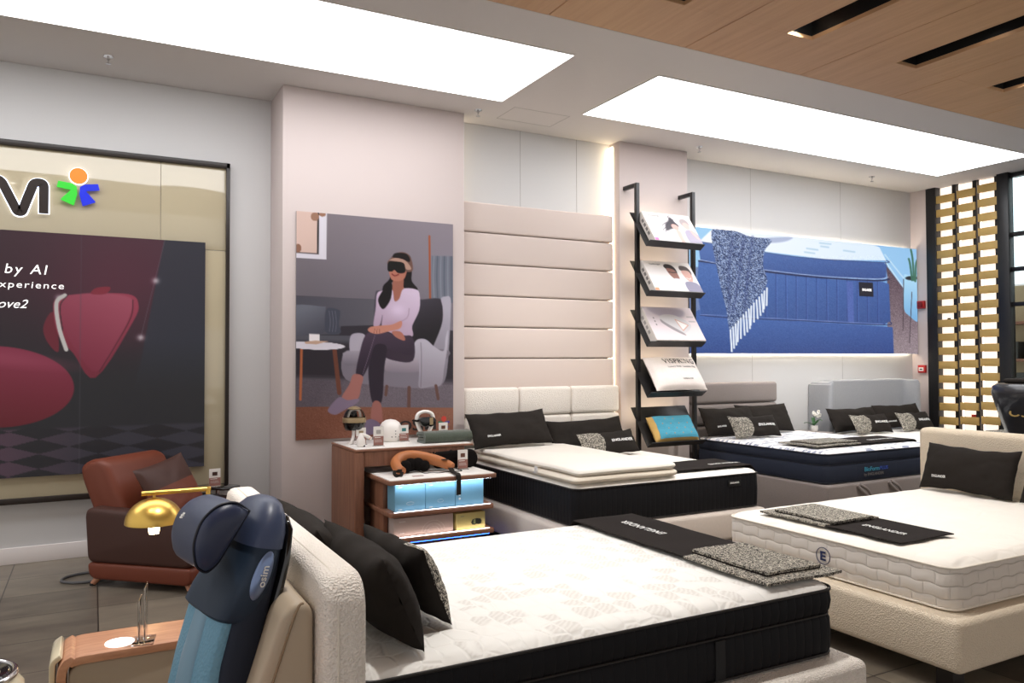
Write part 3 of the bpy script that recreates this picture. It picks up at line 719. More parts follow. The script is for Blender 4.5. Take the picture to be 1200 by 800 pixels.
# base
b5.poly(Z5([(40, 520), (90, 490), (230, 530), (560, 545), (940, 570), (985, 575), (990, 705), (30, 705)]), b5.grad((62, 96, 164), (44, 72, 136), (900, 375), (900, 412)), 1, False)
# mattress side
b5.poly(Z5([(90, 265), (170, 270), (400, 310), (700, 350), (940, 362), (968, 372), (975, 545), (940, 566), (560, 545), (230, 530), (100, 515), (84, 400)]), b5.grad((68, 104, 172), (48, 78, 140), (900, 315), (900, 385)), .8, False)
for k in range(12):
    X = 398 + k * 47; b5.line(Z5([(X, 310 + k * 4), (X, 530 + k * 2)]), .7, (38, 58, 124), .7, False)
    b5.line(Z5([(X + 6, 312 + k * 4), (X + 6, 530 + k * 2)]), .5, (86, 118, 196), .7, False, .7)
b5.poly(Z5([(772, 360), (802, 362), (806, 550), (778, 548)]), (76, 100, 172), .6, False)
b5.line(Z5([(96, 515), (230, 528), (560, 543), (940, 564), (972, 548)]), 1.1, (30, 44, 96), .7); b5.line(Z5([(96, 512), (560, 538), (940, 560)]), .6, (130, 150, 206), .6)
# pillow top
b5.poly(Z5([(90, 190), (120, 170), (390, 225), (600, 250), (940, 270), (958, 285), (955, 340), (930, 350), (600, 335), (390, 310), (100, 262)]), b5.grad((72, 104, 170), (50, 78, 140), (900, 295), (900, 330)), .8, False)
b5.line(Z5([(92, 262), (240, 284), (400, 312), (640, 340), (900, 356), (968, 350)]), 2.0, (24, 34, 78), .8); b5.line(Z5([(95, 256), (240, 284), (400, 305), (640, 333), (900, 348), (965, 340)]), .8, (168, 186, 226), .6)
b5.poly(Z5([(95, 170), (150, 118), (165, 108), (900, 190), (925, 200), (955, 262), (700, 258), (390, 218), (160, 185)]), b5.grad((246, 250, 255), (222, 238, 252), (850, 275), (1030, 295)), .8, False)
b5.line(Z5([(98, 172), (240, 195), (390, 222), (600, 250), (940, 272), (957, 262)]), 1.0, (60, 80, 130), .7)
for a in ([(590, 205), (640, 212)], [(650, 180), (700, 185)], [(580, 222), (625, 228)], [(655, 195), (690, 200)], [(760, 215), (810, 222)]): b5.line(Z5(a), 1.8, (176, 206, 226), 1.2, False, .8)
b5.poly(Z5([(385, 158), (520, 152), (490, 172), (410, 178)]), (176, 186, 214), 2)
b5.speck(5, (b5.y > 300) * (b5.x < 1045) * 1.0, 11)
# throw
rng = np.random.default_rng(4); tex = rng.random(b5.x.shape)
ta = b5.poly(Z5([(160, 112), (250, 120), (330, 150), (425, 165), (395, 215), (388, 290), (405, 370), (330, 470), (265, 560), (232, 585), (215, 480), (195, 400), (172, 280), (155, 180)]), (62, 86, 138), .8)
b5.blend(ta * (tex > .68), (160, 178, 214)); b5.blend(ta * (tex < .4), (34, 50, 92))
for X0, X1 in ((250, 262), (300, 280), (340, 330)): b5.line(Z5([(X0, 150), (X0 - 20, 300), (X1 - 30, 500)]), 2.4, (48, 62, 116), 3, alpha=.5)
for k in range(15):
    s_ = k / 14; X = 405 - 170 * s_; Y = 390 + 195 * s_
    b5.line(Z5([(X, Y), (X + rng.uniform(-4, 6), Y + 80 + 20 * s_)]), 1.9, (236, 242, 252), .7, False)
# label, plant pot
b5.poly(Z5([(828, 362), (894, 366), (896, 432), (830, 428)]), (14, 18, 38), .5, False)
b5.line(Z5([(838, 428), (838, 432)]), .1, (0, 0, 0), .1)
b5.poly(Z5([(1036, 340), (1060, 332), (1110, 345), (1110, 540), (1060, 520), (1036, 480)]), b5.grad((176, 220, 246), (120, 176, 222), (1060, 325), (1060, 375)), .7)
b5.ell(*Z5([(1072, 345)])[0], 7, 2.5, (40, 44, 50), .3)
for a in ([(1075, 355), (1066, 280), (1060, 255)], [(1083, 355), (1078, 260), (1070, 212)], [(1090, 360), (1092, 290), (1098, 262)]): b5.line(Z5(a), 2.2, (60, 110, 90), .8)
for a in ([(1036, 350), (1032, 590)], [(1074, 410), (1062, 650)]): b5.line(Z5(a), .9, (72, 60, 66), .5, False)
bx0, bx1, bz0, bz1 = 6.16, 10.362, 1.675, 3.17
bl = thing('mattress_lightbox', 'wide glowing blue picture of a quilted mattress on the recessed wall', 'picture', ((bx0 + bx1) / 2, 7.18, bz0))
bcx = (bx0 + bx1) / 2
box('case', mat('aluminium case', (120, 122, 126), .35, metal=.8), bl, bx0 - bcx, bx1 - bcx, -.1, -.05, 0, bz1 - bz0, .002)
b5.build('picture', lambda u, v: (bx0 - bcx + u * (bx1 - bx0), -.1012, (bz1 - bz0) * (1 - v)), print_mat('lit blue print', 1.0), bl)
def on_blue(X, Z): return lambda x, y, d: (X - bcx + x, -.102 - d, Z - bz0 + y)
lettering('ENGLANDER', .19, .035, LIT, bl, on_blue(9.285, 2.545), bold=.02)
for x in (-1.8, 0, 1.8):
    for z in (.3, 1.2): box('standoff', MATS['aluminium case'], bl, x - .02, x + .02, -.05, 0, z - .02, z + .02, 0)
boxes('light_strip', striplight('screen halo strip', (255, 242, 220), 26), bl, [(bx0 + .05 - bcx, bx1 - .06 - bcx, -.03, -.01, .03, .045), (bx0 + .05 - bcx, bx1 - .06 - bcx, -.03, -.01, bz1 - bz0 - .045, bz1 - bz0 - .03)], 0)

# ------------------------------------------------------------------ right side wall: fire alarm devices, slatted gold screen, glass front
REDP = mat('red plastic', (176, 34, 34), .4)
def alarm(kind, z, label, cat):
    t = thing(kind, label, cat, (10.38, 7.015, z))
    box('housing', REDP, t, -.05, 0, -.055, .055, -.055, .055, .008)
    if kind == 'fire_call_point':
        box('press_panel', WHITE, t, -.054, -.05, -.035, .035, -.03, .022, .001)
        boxes('panel_mark', INKB, t, [(-.0555, -.054, -.02, .02, -.012, .004)], 0)
    else:
        box('strobe_lens', mat('dark red lens', (120, 18, 18), .15), t, -.066, -.05, -.04, .04, -.035, .035, .006)
alarm('fire_alarm_sounder', 2.37, 'small red fire sounder on the white end wall, level with the blue picture', 'fire alarm')
alarm('fire_call_point', 1.46, 'red and white fire call point on the white end wall above the grey headboard', 'fire alarm')
DKCOL = mat('black steel column', (26, 26, 28), .4)
struct(box('trim_3', DKCOL, None, 10.36, 10.5, 6.785, 6.93, 0, H, .004))
struct(box('trim_4', DKCOL, None, 10.34, 10.46, 5.79, 5.935, 0, H, .004))
XW = 10.38
gs = thing('slatted_screen', 'tall screen of gold horizontal bands over glowing white strips between black columns', 'screen', (XW, 6.36, 0))
bays = [(6.785, 6.525), (6.49, 6.24), (6.205, 5.95)]
for k, (ya, yb) in enumerate(bays):
    y1_, y0_ = ya - 6.36, yb - 6.36
    bs = []
    z = .12 + .02 * k
    while z < H - .04:
        bs.append((-.005, .02, y0_, y1_, z, min(z + .105, H))); z += .192
    boxes('gold_band_column', GOLD, gs, bs, .003)
    box('black_post', BLACKM, gs, .022, .09, y0_ - .005, y0_ + .048, 0, H - .005, .002)
    box('edge_post', BLACKM, gs, .022, .05, y1_ + .004, y1_ + .012, 0, H - .005, .002)
    box('glowing_backing', mat('glowing white sheet', (250, 240, 232), .6, emit=1.0, emit_rgb=(255, 240, 226)), gs, .095, .105, y0_ - .03, y1_ + .02, 0, H - .005, 0)
boxes('gold_edge', GOLD, gs, [(-.008, .02, -.42, -.41, 0, H - .005)], 0)
boxes('switch_plate', INKB, gs, [(.086, .094, .3, .345, 2.12, 2.17)], 0)
boxes('red_label', REDP, gs, [(.086, .094, -.04, .03, .78, .85)], 0)
# glass front beyond the column, and the bright mall behind it
GL = mat('clear glass', (235, 245, 245), .02, trans=1, ior=1.1)
w1 = thing('window_1', None, None, (10.4, 4.2, 0)); struct(w1)
box('glass_pane', GL, w1, .03, .042, -1.5, 1.59, 0, H, 0)
boxes('window_frame', BLACKM, w1, [(-.02, .08, -1.5, 1.59, z - .025, z + .025) for z in (2.3, 2.75, 3.2, 3.96, .05)] + [(-.02, .08, y - .02, y + .02, 0, H) for y in (-1.0, .3)], .003)
struct(box('wall_mall', mat('beige shop wall', (176, 160, 128), .7), None, 14.5, 14.7, 3, 11, 0, 2.9, 0))
struct(box('ceiling_mall', mat('atrium glass', (236, 246, 250), .5, emit=1.6, emit_rgb=(226, 244, 250)), None, 14.45, 14.7, 3, 11, 2.95, 6.5, 0))
sh = thing('shop_shelf', 'wooden wall shelf with small boxes seen through the glass front', 'shelf', (14.3, 7.4, 0))
boxes('shelf_board', WOODH, sh, [(-.15, .2, -1.2, 1.2, 1.55, 1.6), (-.15, .2, -1.2, 1.2, 2.2, 2.25), (-.15, .2, -1.2, 1.2, 1.0, 1.04)], .004)
for q, (yy, zz, hh) in enumerate(((.2, 1.6, .4), (.55, 1.6, .3), (-.1, 1.6, .34), (.35, 1.04, .32), (0, 1.04, .22))):
    tag(box('shop_box', mat('dark carton', (70, 72, 70), .6) if q % 2 else mat('amber carton', (150, 118, 62), .6), None, 14.2, 14.42, 7.4 + yy - .12, 7.4 + yy + .12, zz + .004, zz + hh, .01), 'small carton on the shelf seen through the glass front', 'box', 'cartons on the shop shelf')

# ------------------------------------------------------------------ beds, mattresses, pillows, runners
PIPEB = mat('dark piping', (30, 26, 24), .5); PIPEW = mat('cream piping', (236, 228, 214), .7)
def mattress(name, label, w, l, h, loc, rz, side, top, pipe, euro=True, tuft=(.0, .2), top_h=.03, wob=.004):
    t = thing(name, label, 'mattress', loc, rz)
    r = .075
    zt = h - top_h
    if euro:
        g = zt - .105
        lv = [(0, .03), (.008, .012), (.03, 0), (g * .5, -.003), (g - .02, 0), (g - .004, .008), (g, .016), (g + .004, .008), (g + .02, 0), (g + .055, -.006), (zt - .012, .0), (zt, .01)]
    else:
        lv = [(0, .03), (.006, .01), (.025, 0), (zt * .5, -.004), (zt - .02, 0), (zt, .008)]
    loft_rr('side_border', w, l, r, lv, side, t, caps=(True, True), wob=wob, seed=loc[0])
    # quilted top: grid with a soft edge roll
    st = .022; nx, ny = int(w / st), int(l / st); V = []; F = []
    for j in range(ny + 1):
        for i in range(nx + 1):
            x, y = (i / nx - .5) * (w - .012), (j / ny - .5) * (l - .012)
            rx, ry = w / 2 - .006 - r, l / 2 - .006 - r; dx, dy = abs(x) - rx, abs(y) - ry
            if dx > 0 and dy > 0:
                m_ = max(dx, dy); d2 = math.hypot(dx, dy); k = m_ / d2
                x = math.copysign(rx + dx * k, x); y = math.copysign(ry + dy * k, y); d = r - m_
            else: d = min(w / 2 - .006 - abs(x), l / 2 - .006 - abs(y))
            d = max(d, 0)
            e = 1 - (1 - min(d / .07, 1)) ** 2.4
            q = tuft[0] * (math.sin(PI * x / tuft[1]) ** 2 * math.sin(PI * y / tuft[1]) ** 2) ** .4 if tuft[0] else 0
            z = zt + .001 + (top_h - .004) * e + (q * min(d / .1, 1)) + .0035 * noise.noise(Vector((x * 5, y * 5, loc[0])))* min(d / .1, 1)
            V.append((x, y, z))
    for j in range(ny):
        for i in range(nx):
            a = j * (nx + 1) + i; F.append((a, a + 1, a + nx + 2, a + nx + 1))
    raw('quilted_top', V, F, top, t)
    for zz, ins, rr in ([(zt - .001, -.001, .006), (.012, .004, .006)] + ([(g, .006, .005)] if euro else [])):
        P = rrect(w - 2 * ins, l - 2 * ins, r); tube('piping', [(x, y, zz) for x, y in P], rr, pipe, t, 8, True)
    return t

def pillow(name, label, group, w, h, th, loc, rz, tilt, roll=0, kind='plain', txt=True, seed=1, cat='pillow'):
    """kind plain: long black pillow, small print at a lower corner; two: tweed end and large print. local front -y"""
    t = thing(name, label, cat, loc, rz, group)
    t.rotation_euler = (-tilt, roll, rz)
    nu, nv = 46, 26
    ks = 15                           # column of the colour change
    def surf(u, v, s, off=0):
        uu, vv = abs(u), abs(v)
        T = th / 2 * max(0, (1 - uu ** 2.8)) ** .5 * max(0, (1 - vv ** 2.4)) ** .55
        n_ = noise.noise(Vector((u * 2.2 + seed * 3.1, v * 1.8, seed * 1.7 + s))) * .014 * (1 - uu ** 4) * (1 - vv ** 4)
        n_ += noise.noise(Vector((u * 7 + seed, v * 5, s * 2))) * .006 * (1 - vv ** 4) * (uu)
        n_ += .005 * math.sin(u * 9 + v * 5 + seed) * uu ** 2 * (1 - uu ** 6) * (1 - vv ** 4)
        x = w / 2 * u * (1 - .035 * (1 - vv ** 2)); z = h / 2 * v * (1 - .11 * (1 - uu ** 2.2))
        x += .004 * noise.noise(Vector((v * 3, seed, 1)))
        z += .012 * noise.noise(Vector((u * 2.5, seed, 5))) * vv
        return Vector((x, s * (T + n_) + s * off, z + h / 2))
    def U(i, v):
        u = -1 + 2 * i / nu
        if kind == 'two':
            c = -1 + 2 * ks / nu; hat = max(0, 1 - abs(u - c) / (.32 if u < c else .5)); u += .11 * (1 - v * v) * hat
        return u
    def grid(i0, i1, sides=(-1, 1)):
        V = []; F = []
        for s in sides:
            b = len(V); nn = i1 - i0 + 1
            for j in range(nv + 1):
                v = -1 + 2 * j / nv
                for i in range(i0, i1 + 1): V.append(surf(U(i, v), v, s))
            for j in range(nv):
                for i in range(nn - 1):
                    a = b + j * nn + i; q = (a, a + 1, a + nn + 1, a + nn); F.append(q if s < 0 else q[::-1])
        return V, F
    def mk(nm, i0, i1, m, sides=(-1, 1), back=0):
        V, F = grid(i0, i1, sides)
        if back:
            V2, F2 = grid(0, back, (1,)); F = F + [tuple(k + len(V) for k in f) for f in F2]; V = V + V2
        me = bpy.data.meshes.new(nm); me.from_pydata([tuple(v) for v in V], [], F)
        bm = bmesh.new(); bm.from_mesh(me); bmesh.ops.remove_doubles(bm, verts=bm.verts, dist=.0002); bmesh.ops.recalc_face_normals(bm, faces=bm.faces)
        bm.to_mesh(me); bm.free(); return link(nm, me, m, t)
    if kind == 'two':
        mk('tweed_end', 0, ks, TWEED, (-1,)); mk('cover', ks, nu, BLKF, (-1, 1), ks)
    else: mk('cover', 0, nu, BLKF)
    def f3(cu, cv, flip=False):
        def g(x, y, d):
            u = cu + x / (w / 2); v = cv + y / (h / 2)
            p_ = surf(max(-1, min(1, u)), max(-1, min(1, v)), -1, .0015 + d); return p_
        return g
    if txt:
        if kind == 'two': lettering('ENGLANDER', w * .40, h * .12, INK, t, f3(.42, -.02), bold=.03, depth=.001)
        else: lettering('ENGLANDER', w * .165, h * .055, INK, t, f3(-.52, -.52), bold=.02, depth=.001)
    return t

def headboard_pads(parent, m, pads, bev=.035):
    for b in pads:
        box('headboard_pad', m, parent, *b, bev=bev, seg=5)

def runner(name, label, cat_loc, L, W, rz, tweed_at, text_pos, flap=True, seed=0, txt_up=0, drape=(0, 0), zoff=0):
    """local x along its length 0..L, y across 0..W; tweed_at: (x0, x1) of the tweed end; text_pos (x, y, angle, width, height)"""
    t = thing(name, label, 'bed runner', cat_loc, rz, None)
    def hz(x, y):
        z = .006 + .004 * (1 + noise.noise(Vector((x * 4 + seed, y * 5, seed)))) + .006 * max(0, noise.noise(Vector((x * 2 + seed, y * 1.5, 3))))
        if x < drape[0]: z -= (drape[0] - x) * 1.4
        if x > L - drape[1]: z -= (x - L + drape[1]) * 1.4
        return z
    def sheet(nm, x0, x1, y0, y1, m, z0, th, wav=.006, sq=0):
        nx, ny = max(4, int((x1 - x0) / .03)), max(4, int((y1 - y0) / .03)); V = []; F = []
        for s in (0, 1):
            for j in range(ny + 1):
                for i in range(nx + 1):
                    x = x0 + (x1 - x0) * i / nx; y = y0 + (y1 - y0) * j / ny
                    x += wav * noise.noise(Vector((y * 6, x0 + seed, 2))) * (1 if i in (0, nx) else .5); y += wav * 1.4 * noise.noise(Vector((x * 5, y0 + seed, 7)))
                    V.append((x, y, hz(x, y) + z0 + (th if s else 0)))
        n1 = (nx + 1) * (ny + 1)
        for j in range(ny):
            for i in range(nx):
                a = j * (nx + 1) + i; F.append((a, a + nx + 1, a + nx + 2, a + 1)); F.append((a + n1, a + 1 + n1, a + nx + 2 + n1, a + nx + 1 + n1))
        def edge(seq):
            for a, b in zip(seq, seq[1:]): F.append((a, b, b + n1, a + n1))
        edge(list(range(nx + 1))); edge([j * (nx + 1) + nx for j in range(ny + 1)]); edge([ny * (nx + 1) + i for i in range(nx, -1, -1)]); edge([j * (nx + 1) for j in range(ny, -1, -1)])
        return raw(nm, V, F, m, t, True, sharp=50)
    a, b = tweed_at
    if a > .01: sheet('black_band', 0, a + .01, 0, W, RUNF, 0, .006)
    if b < L - .01: sheet('black_band', b - .01, L, 0, W, RUNF, 0, .006)
    if b - a > .01: sheet('tweed_end', a, b, -.01, W + .01, TWEED, .001, .011)
    if flap:
        c = (b - a)
        x0, x1 = (a - .02, b - c * .14) if a > .01 else (a + c * .14, b + .02)
        sheet('folded_backing', x0 + .003, x1 - .003, W * .1, W * .87, RUNF, .013, .006)
        sheet('folded_flap', x0, x1, W * .1, W * .86, TWEED, .0185, .011)
    X, Y, an, tw, th_ = text_pos
    ca, sa = math.cos(an), math.sin(an)
    def g(x, y, d):
        xx, yy = X + x * ca - y * sa, Y + x * sa + y * ca
        return (xx, yy, hz(xx, yy) + .0085 + d)
    lettering('ENGLANDER', tw, th_, INK, t, g, bold=.012, spacing=1.1, depth=.001)
    return t

def legs(parent, pts, m, z1, s=.06):
    for x, y in pts: box('leg', m, parent, x - s / 2, x + s / 2, y - s / 2, y + s / 2, 0, z1, .004)
DKWOOD = mat('dark wood leg', (34, 26, 22), .5)

# ---- bed A: nearest, headboard by the recliner
QT = quilt_top('leaf quilted white knit', (236, 234, 229), (216, 212, 206), 9.5, 1, .5, (1, 1.35, 1))
SIDEB = channel('black ribbed border', (17, 17, 21), .048, .65, .004, spec=.25)
A = thing('bed', 'white boucle bed frame standing nearest, its high headboard behind the recliner', 'bed', (1.75, 3.08, 0))
ax, ay = 1.75, 3.08
hol = rounded_corner([(0, .10), (.93, .10), (.93, 1.0), (-.93, 1.0), (-.93, .10), (0, .10)], .12, 8)[:-1]
prism('headboard', hol, BOUC_W, A, .125, lambda y, z, d: (.568 + d - ax, y + 3.085 - ay, z), .032)
tube('headboard_seam', [(.606 - ax, 3.085 - ay + y, z) for y, z in [(-.9305, .12), (-.9305, .5), (-.9305, .88)] + [(-.93 + .12 * (1 - math.cos(a)), .88 + .12 * math.sin(a)) for a in np.linspace(.2, PI / 2, 6)] + [(.8, 1.0005)]], .003, PIPEW, A, 6)
box('base_rail', BOUC_W, A, .69 - ax, 2.87 - ax, 2.2 - ay, 3.95 - ay, .10, .345, .035, 5)
legs(A, [(.8 - ax, 2.3 - ay), (2.75 - ax, 2.3 - ay), (.8 - ax, 3.85 - ay), (2.75 - ax, 3.85 - ay)], DKWOOD, .1)
MA = mattress('mattress', 'thick black-sided mattress with white leaf-quilted top on the nearest bed', 1.55, 2.10, .31, (1.755, 3.08, .347), PI / 2, SIDEB, QT, PIPEB)
box('handle_strap', mat('black webbing', (24, 24, 26), .7), MA, -.782, -.775, -.41, -.36, .02, .17, .002)
pillow('pillow', 'long black pillow leaning on the nearest headboard, farther of its two', None, .78, .37, .17, (.92, 3.24, .668), PI / 2, R(32), kind='plain', seed=2)
pillow('pillow', 'long black pillow leaning on the nearest headboard, the one closest to the recliner', None, .70, .34, .19, (.94, 2.70, .668), PI / 2, R(24), kind='plain', seed=3)
pillow('pillow', 'small black pillow with tweed end propped in front of the nearest headboard pillows', None, .54, .30, .14, (1.10, 2.82, .668), R(95), R(22), kind='two', seed=4)
runner('bed_runner', 'black runner with thick folded tweed end across the foot of the nearest bed', (2.87, 2.34, .661), 1.58, .42, PI / 2, (0, .52), (1.13, .20, 0, .36, .05), seed=1, drape=(0, .08))

# ---- bed B: by the padded wall
B = thing('bed', 'pale boucle bed with gridded headboard in front of the padded wall', 'bed', (4.15, 5.9, 0)); bx, by = 4.15, 5.9
pads = []
for x0, x1 in ((3.17, 3.785), (3.79, 4.405), (4.41, 5.02)):
    for z0, z1 in ((1.045, 1.33), (.76, 1.04), (.42, .755)): pads.append((x0 - bx, x1 - bx, 6.9 - by, 7.0 - by, z0, z1))
headboard_pads(B, BOUC_W, pads)
box('headboard_back', LINENF, B, 3.18 - bx, 5.01 - bx, 6.985 - by, 7.018 - by, .1, 1.31, .01)
box('base_rail', LINENF, B, 3.10 - bx, 5.10 - bx, 4.90 - by, 6.95 - by, .1, .335, .03, 4)
legs(B, [(3.25 - bx, 5.05 - by), (5.05 - bx, 5.05 - by), (3.25 - bx, 6.8 - by), (5.05 - bx, 6.8 - by)], DKWOOD, .1)
QTB = quilt_top('plain quilted white knit', (240, 236, 228), (210, 206, 200), 7, .3, .7)
MB_ = mattress('mattress', 'black-sided mattress under the folded topper beside the lit display stand', 1.90, 1.92, .325, (4.14, 5.92, .337), 0, SIDEB, QTB, PIPEB, euro=False, top_h=.035)
box('maker_tag', mat('tag black', (14, 14, 16), .6), MB_, .57, .71, -.972, -.966, .195, .245, .001)
lettering('ENGLANDER', .10, .014, INK, MB_, lambda x, y, d: (.64 + x, -.973 - d, .226 + y), bold=.02)
# folded topper
TOPM = mat('cream knit topper', (232, 222, 206), .9, bump=(60, .3, .004, 'noise'), var=.03)
TOPW = mat('pale damask knit', (226, 220, 210), .9, bump=(45, .3, .004, 'noise'), var=.03)
tp = thing('mattress_topper', 'cream foam topper folded in two layers on the bed by the padded wall', 'topper', (3.69, 5.88, .664))
def topper_layer(nm, z0, m, seed, w=.97, l=1.84, th=.05):
    o = loft_rr(nm, w, l, .03, [(z0, .02), (z0 + .008, .004), (z0 + th / 2, -.004), (z0 + th - .01, .003), (z0 + th, .02)], m, tp, wob=.012, seed=seed)
    for v in o.data.vertices: v.co.z += .006 * (1 + noise.noise(Vector((v.co.x * 3, v.co.y * 3, seed)))) * (0 if z0 < .01 else 1)
topper_layer('lower_layer', .001, TOPM, 1, .99); topper_layer('upper_layer', .052, TOPW, 5, .95, 1.84, .048)
box('care_label', WHITE, tp, -.502, -.496, -.36, -.31, .015, .075, .001)
pillow('pillow', 'long black pillow on the folded cream topper, beside the poster pilaster', 'x', .86, .38, .15, (3.55, 6.56, .785), 0, R(33), R(-1.5), seed=5)
pillow('pillow', 'long black pillow behind the small tweed pillow on the bed by the padded wall', 'x', .92, .36, .16, (4.50, 6.66, .672), 0, R(27), R(-1.5), seed=6, txt=False)
pillow('pillow', 'small black and tweed pillow on the bed by the padded wall', 'x', .66, .26, .12, (4.50, 6.30, .674), 0, R(34), R(-2), kind='two', seed=7)
runner('bed_runner', 'black runner cloth across the foot corner beside the folded cream topper', (4.20, 5.06, .669), .94, .46, 0, (0, 0), (.72, .16, 0, .34, .045), flap=False, seed=3, drape=(0, .05))

# ---- bed C: dark navy mattress
C_ = thing('bed', 'taupe fabric storage bed with two-row padded headboard behind the display rack', 'bed', (6.92, 6.05, 0)); cx_, cy_ = 6.92, 6.05
headboard_pads(C_, GREYF, [(6.12 - cx_, 7.50 - cx_, 7.0 - cy_, 7.13 - cy_, z0, z1) for z0, z1 in ((1.08, 1.33), (.83, 1.075), (.5, .825))], .04)
box('headboard_back', GREYF, C_, 6.13 - cx_, 7.49 - cx_, 7.11 - cy_, 7.175 - cy_, .05, 1.31, .01)
box('base_box', GREYF, C_, 6.10 - cx_, 7.83 - cx_, 5.10 - cy_, 7.0 - cy_, .05, .405, .025, 4)
boxes('plinth', BLACKM, C_, [(6.2 - cx_, 7.7 - cx_, 5.2 - cy_, 6.9 - cy_, 0, .05)])
for X in (6.58, 7.04):
    tube('pull_loop', smooth_path([(X - cx_ - .07, 5.095 - cy_, .385), (X - cx_ - .03, 5.075 - cy_, .33), (X - cx_ + .06, 5.07 - cy_, .27), (X - cx_ + .10, 5.075 - cy_, .27), (X - cx_ + .04, 5.07 - cy_, .34), (X - cx_ - .04, 5.09 - cy_, .39)], 6), .014, GREYF, C_, 8)
NAVY = channel('navy border', (44, 50, 66), .3, .75, .002)
DASH = quilt_top('white knit with blue dashes', (240, 238, 236), (84, 104, 146), 9, 1.0, .62, (1, 3.5, 1))
MC = mattress('mattress', 'deep navy mattress with white dashed top behind the bed by the display rack', 1.68, 1.80, .315, (6.965, 6.05, .407), 0, NAVY, DASH, mat('navy piping', (24, 28, 42), .5))
TEAL = mat('teal print', (70, 160, 190), .6); NBL = mat('blue print', (60, 90, 190), .6)
fc = lambda X, Z: (lambda x, y, d: (X + x, -.906 - d, Z + y))
lettering('BioForm', .22, .042, TEAL, MC, fc(-.18, .115), bold=.02); lettering('PLUS', .12, .034, NBL, MC, fc(.00, .115), bold=.02)
lettering('by ENGLANDER', .29, .036, INKG, MC, fc(-.15, .06))
pillow('pillow', 'long black pillow on the navy mattress, partly behind the display rack', 'x', .80, .36, .16, (6.52, 6.74, .73), 0, R(28), seed=8)
pillow('pillow', 'long black pillow on the navy mattress, the one closer to the orchid', 'x', .84, .37, .16, (7.12, 6.78, .73), 0, R(26), seed=9, txt=False)
pillow('pillow', 'small black and tweed pillow on the navy mattress', 'x', .70, .27, .12, (6.58, 6.42, .73), 0, R(30), kind='two', seed=10)
runner('bed_runner', 'black runner with folded tweed end across the navy mattress foot', (6.24, 5.36, .728), 1.58, .46, 0, (0, .66), (1.20, .17, 0, .40, .05), seed=5, drape=(0, .04))

# ---- bed D: blue grey wing headboard
D = thing('bed', 'blue-grey fabric bed with rounded wing headboard in the wall corner', 'bed', (9.15, 6.0, 0)); dx_, dy_ = 9.15, 6.0
ol = [(-.95, .33), (-.95, .03), (-.93, 0), (-.885, -.01), (-.84, .0), (-.82, .03), (-.82, .14), (-.77, .19), (.77, .19), (.82, .14), (.82, .03), (.84, 0), (.885, -.01), (.93, 0), (.95, .03), (.95, .33)]
hd = prism('headboard', ol, GREYB, D, 1.235, lambda x, y, d: (x, y + 6.84 - dy_, .1 + d), bev=.0)
bm = bmesh.new(); bm.from_mesh(hd.data)
top_e = [e for e in bm.edges if all(v.co.z > 1.33 for v in e.verts)]
bmesh.ops.bevel(bm, geom=top_e, offset=.035, segments=4, affect='EDGES', profile=.5); bm.to_mesh(hd.data); bm.free()
for v in hd.data.vertices:
    c = .95 - .16
    if abs(v.co.x) > c and v.co.z > 1.175:
        a, b = (abs(v.co.x) - c) / .16, (v.co.z - 1.175) / .16; k = max(a, b) / math.hypot(a, b); v.co.x = math.copysign(c + a * k * .16, v.co.x); v.co.z = 1.175 + b * k * .16
hd.data.polygons.foreach_set('use_smooth', [True] * len(hd.data.polygons)); flat_sharp(hd.data, 50)
box('base_box', GREYB, D, 8.22 - dx_, 10.08 - dx_, 4.9 - dy_, 6.98 - dy_, .06, .36, .03, 4)
legs(D, [(8.3 - dx_, 5 - dy_), (10 - dx_, 5 - dy_), (8.3 - dx_, 6.9 - dy_), (10 - dx_, 6.9 - dy_)], DKWOOD, .07)
mattress('mattress', 'white mattress on the blue-grey wing bed in the wall corner', 1.80, 2.0, .32, (9.15, 5.815, .362), 0, channel('grey border', (150, 152, 158), .05, .8, .004), QTB, PIPEW)
pillow('pillow', 'long black pillow on the wing bed, the one next to the orchid', 'x', .88, .33, .15, (8.53, 6.64, .69), 0, R(27), seed=11, txt=False)
pillow('pillow', 'long black pillow on the wing bed, the one closer to the fire call point', 'x', .92, .34, .15, (9.42, 6.66, .69), 0, R(24), seed=12)
pillow('pillow', 'small black and tweed pillow on the wing bed, nearer the orchid', 'x', .66, .26, .12, (8.50, 6.38, .69), 0, R(30), kind='two', seed=13)
pillow('pillow', 'small black and tweed pillow on the wing bed, nearer the gold slatted screen', 'x', .62, .26, .12, (9.32, 6.36, .69), 0, R(30), kind='two', seed=14)
runner('bed_runner', 'dark tweed runner on the wing bed just above the cream headboard', (8.9, 5.30, .688), 1.1, .44, 0, (.55, 1.1), (.26, .2, 0, .36, .05), seed=6)

# ---- bed E: cream, headboard facing the others
E_ = thing('bed', 'cream boucle bed with its low headboard turned towards the camera side', 'bed', (4.8, 3.12, 0)); ex, ey = 4.8, 3.12
E_['label'] = 'cream boucle bed under the all-white mattress with the round E emblem'
headboard_pads(E_, BOUC_C, [(5.83 - ex, 5.99 - ex, 3.125 - ey, 4.0 - ey, .12, 1.055), (5.83 - ex, 5.99 - ex, 2.24 - ey, 3.12 - ey, .12, 1.055)], .045)
box('base_rail', BOUC_C, E_, 3.60 - ex, 5.85 - ex, 2.27 - ey, 3.97 - ey, .105, .36, .035, 5)
legs(E_, [(3.72 - ex, 2.4 - ey), (5.7 - ex, 2.4 - ey), (3.72 - ex, 3.85 - ey), (5.7 - ex, 3.85 - ey)], DKWOOD, .105, .09)
WQ = channel('white brick quilted border', (232, 224, 214), .13, .8, .010, rows=.062, quilt=True)
QTE = quilt_top('soft white knit', (240, 234, 224), (226, 220, 210), 5, .2, .8)
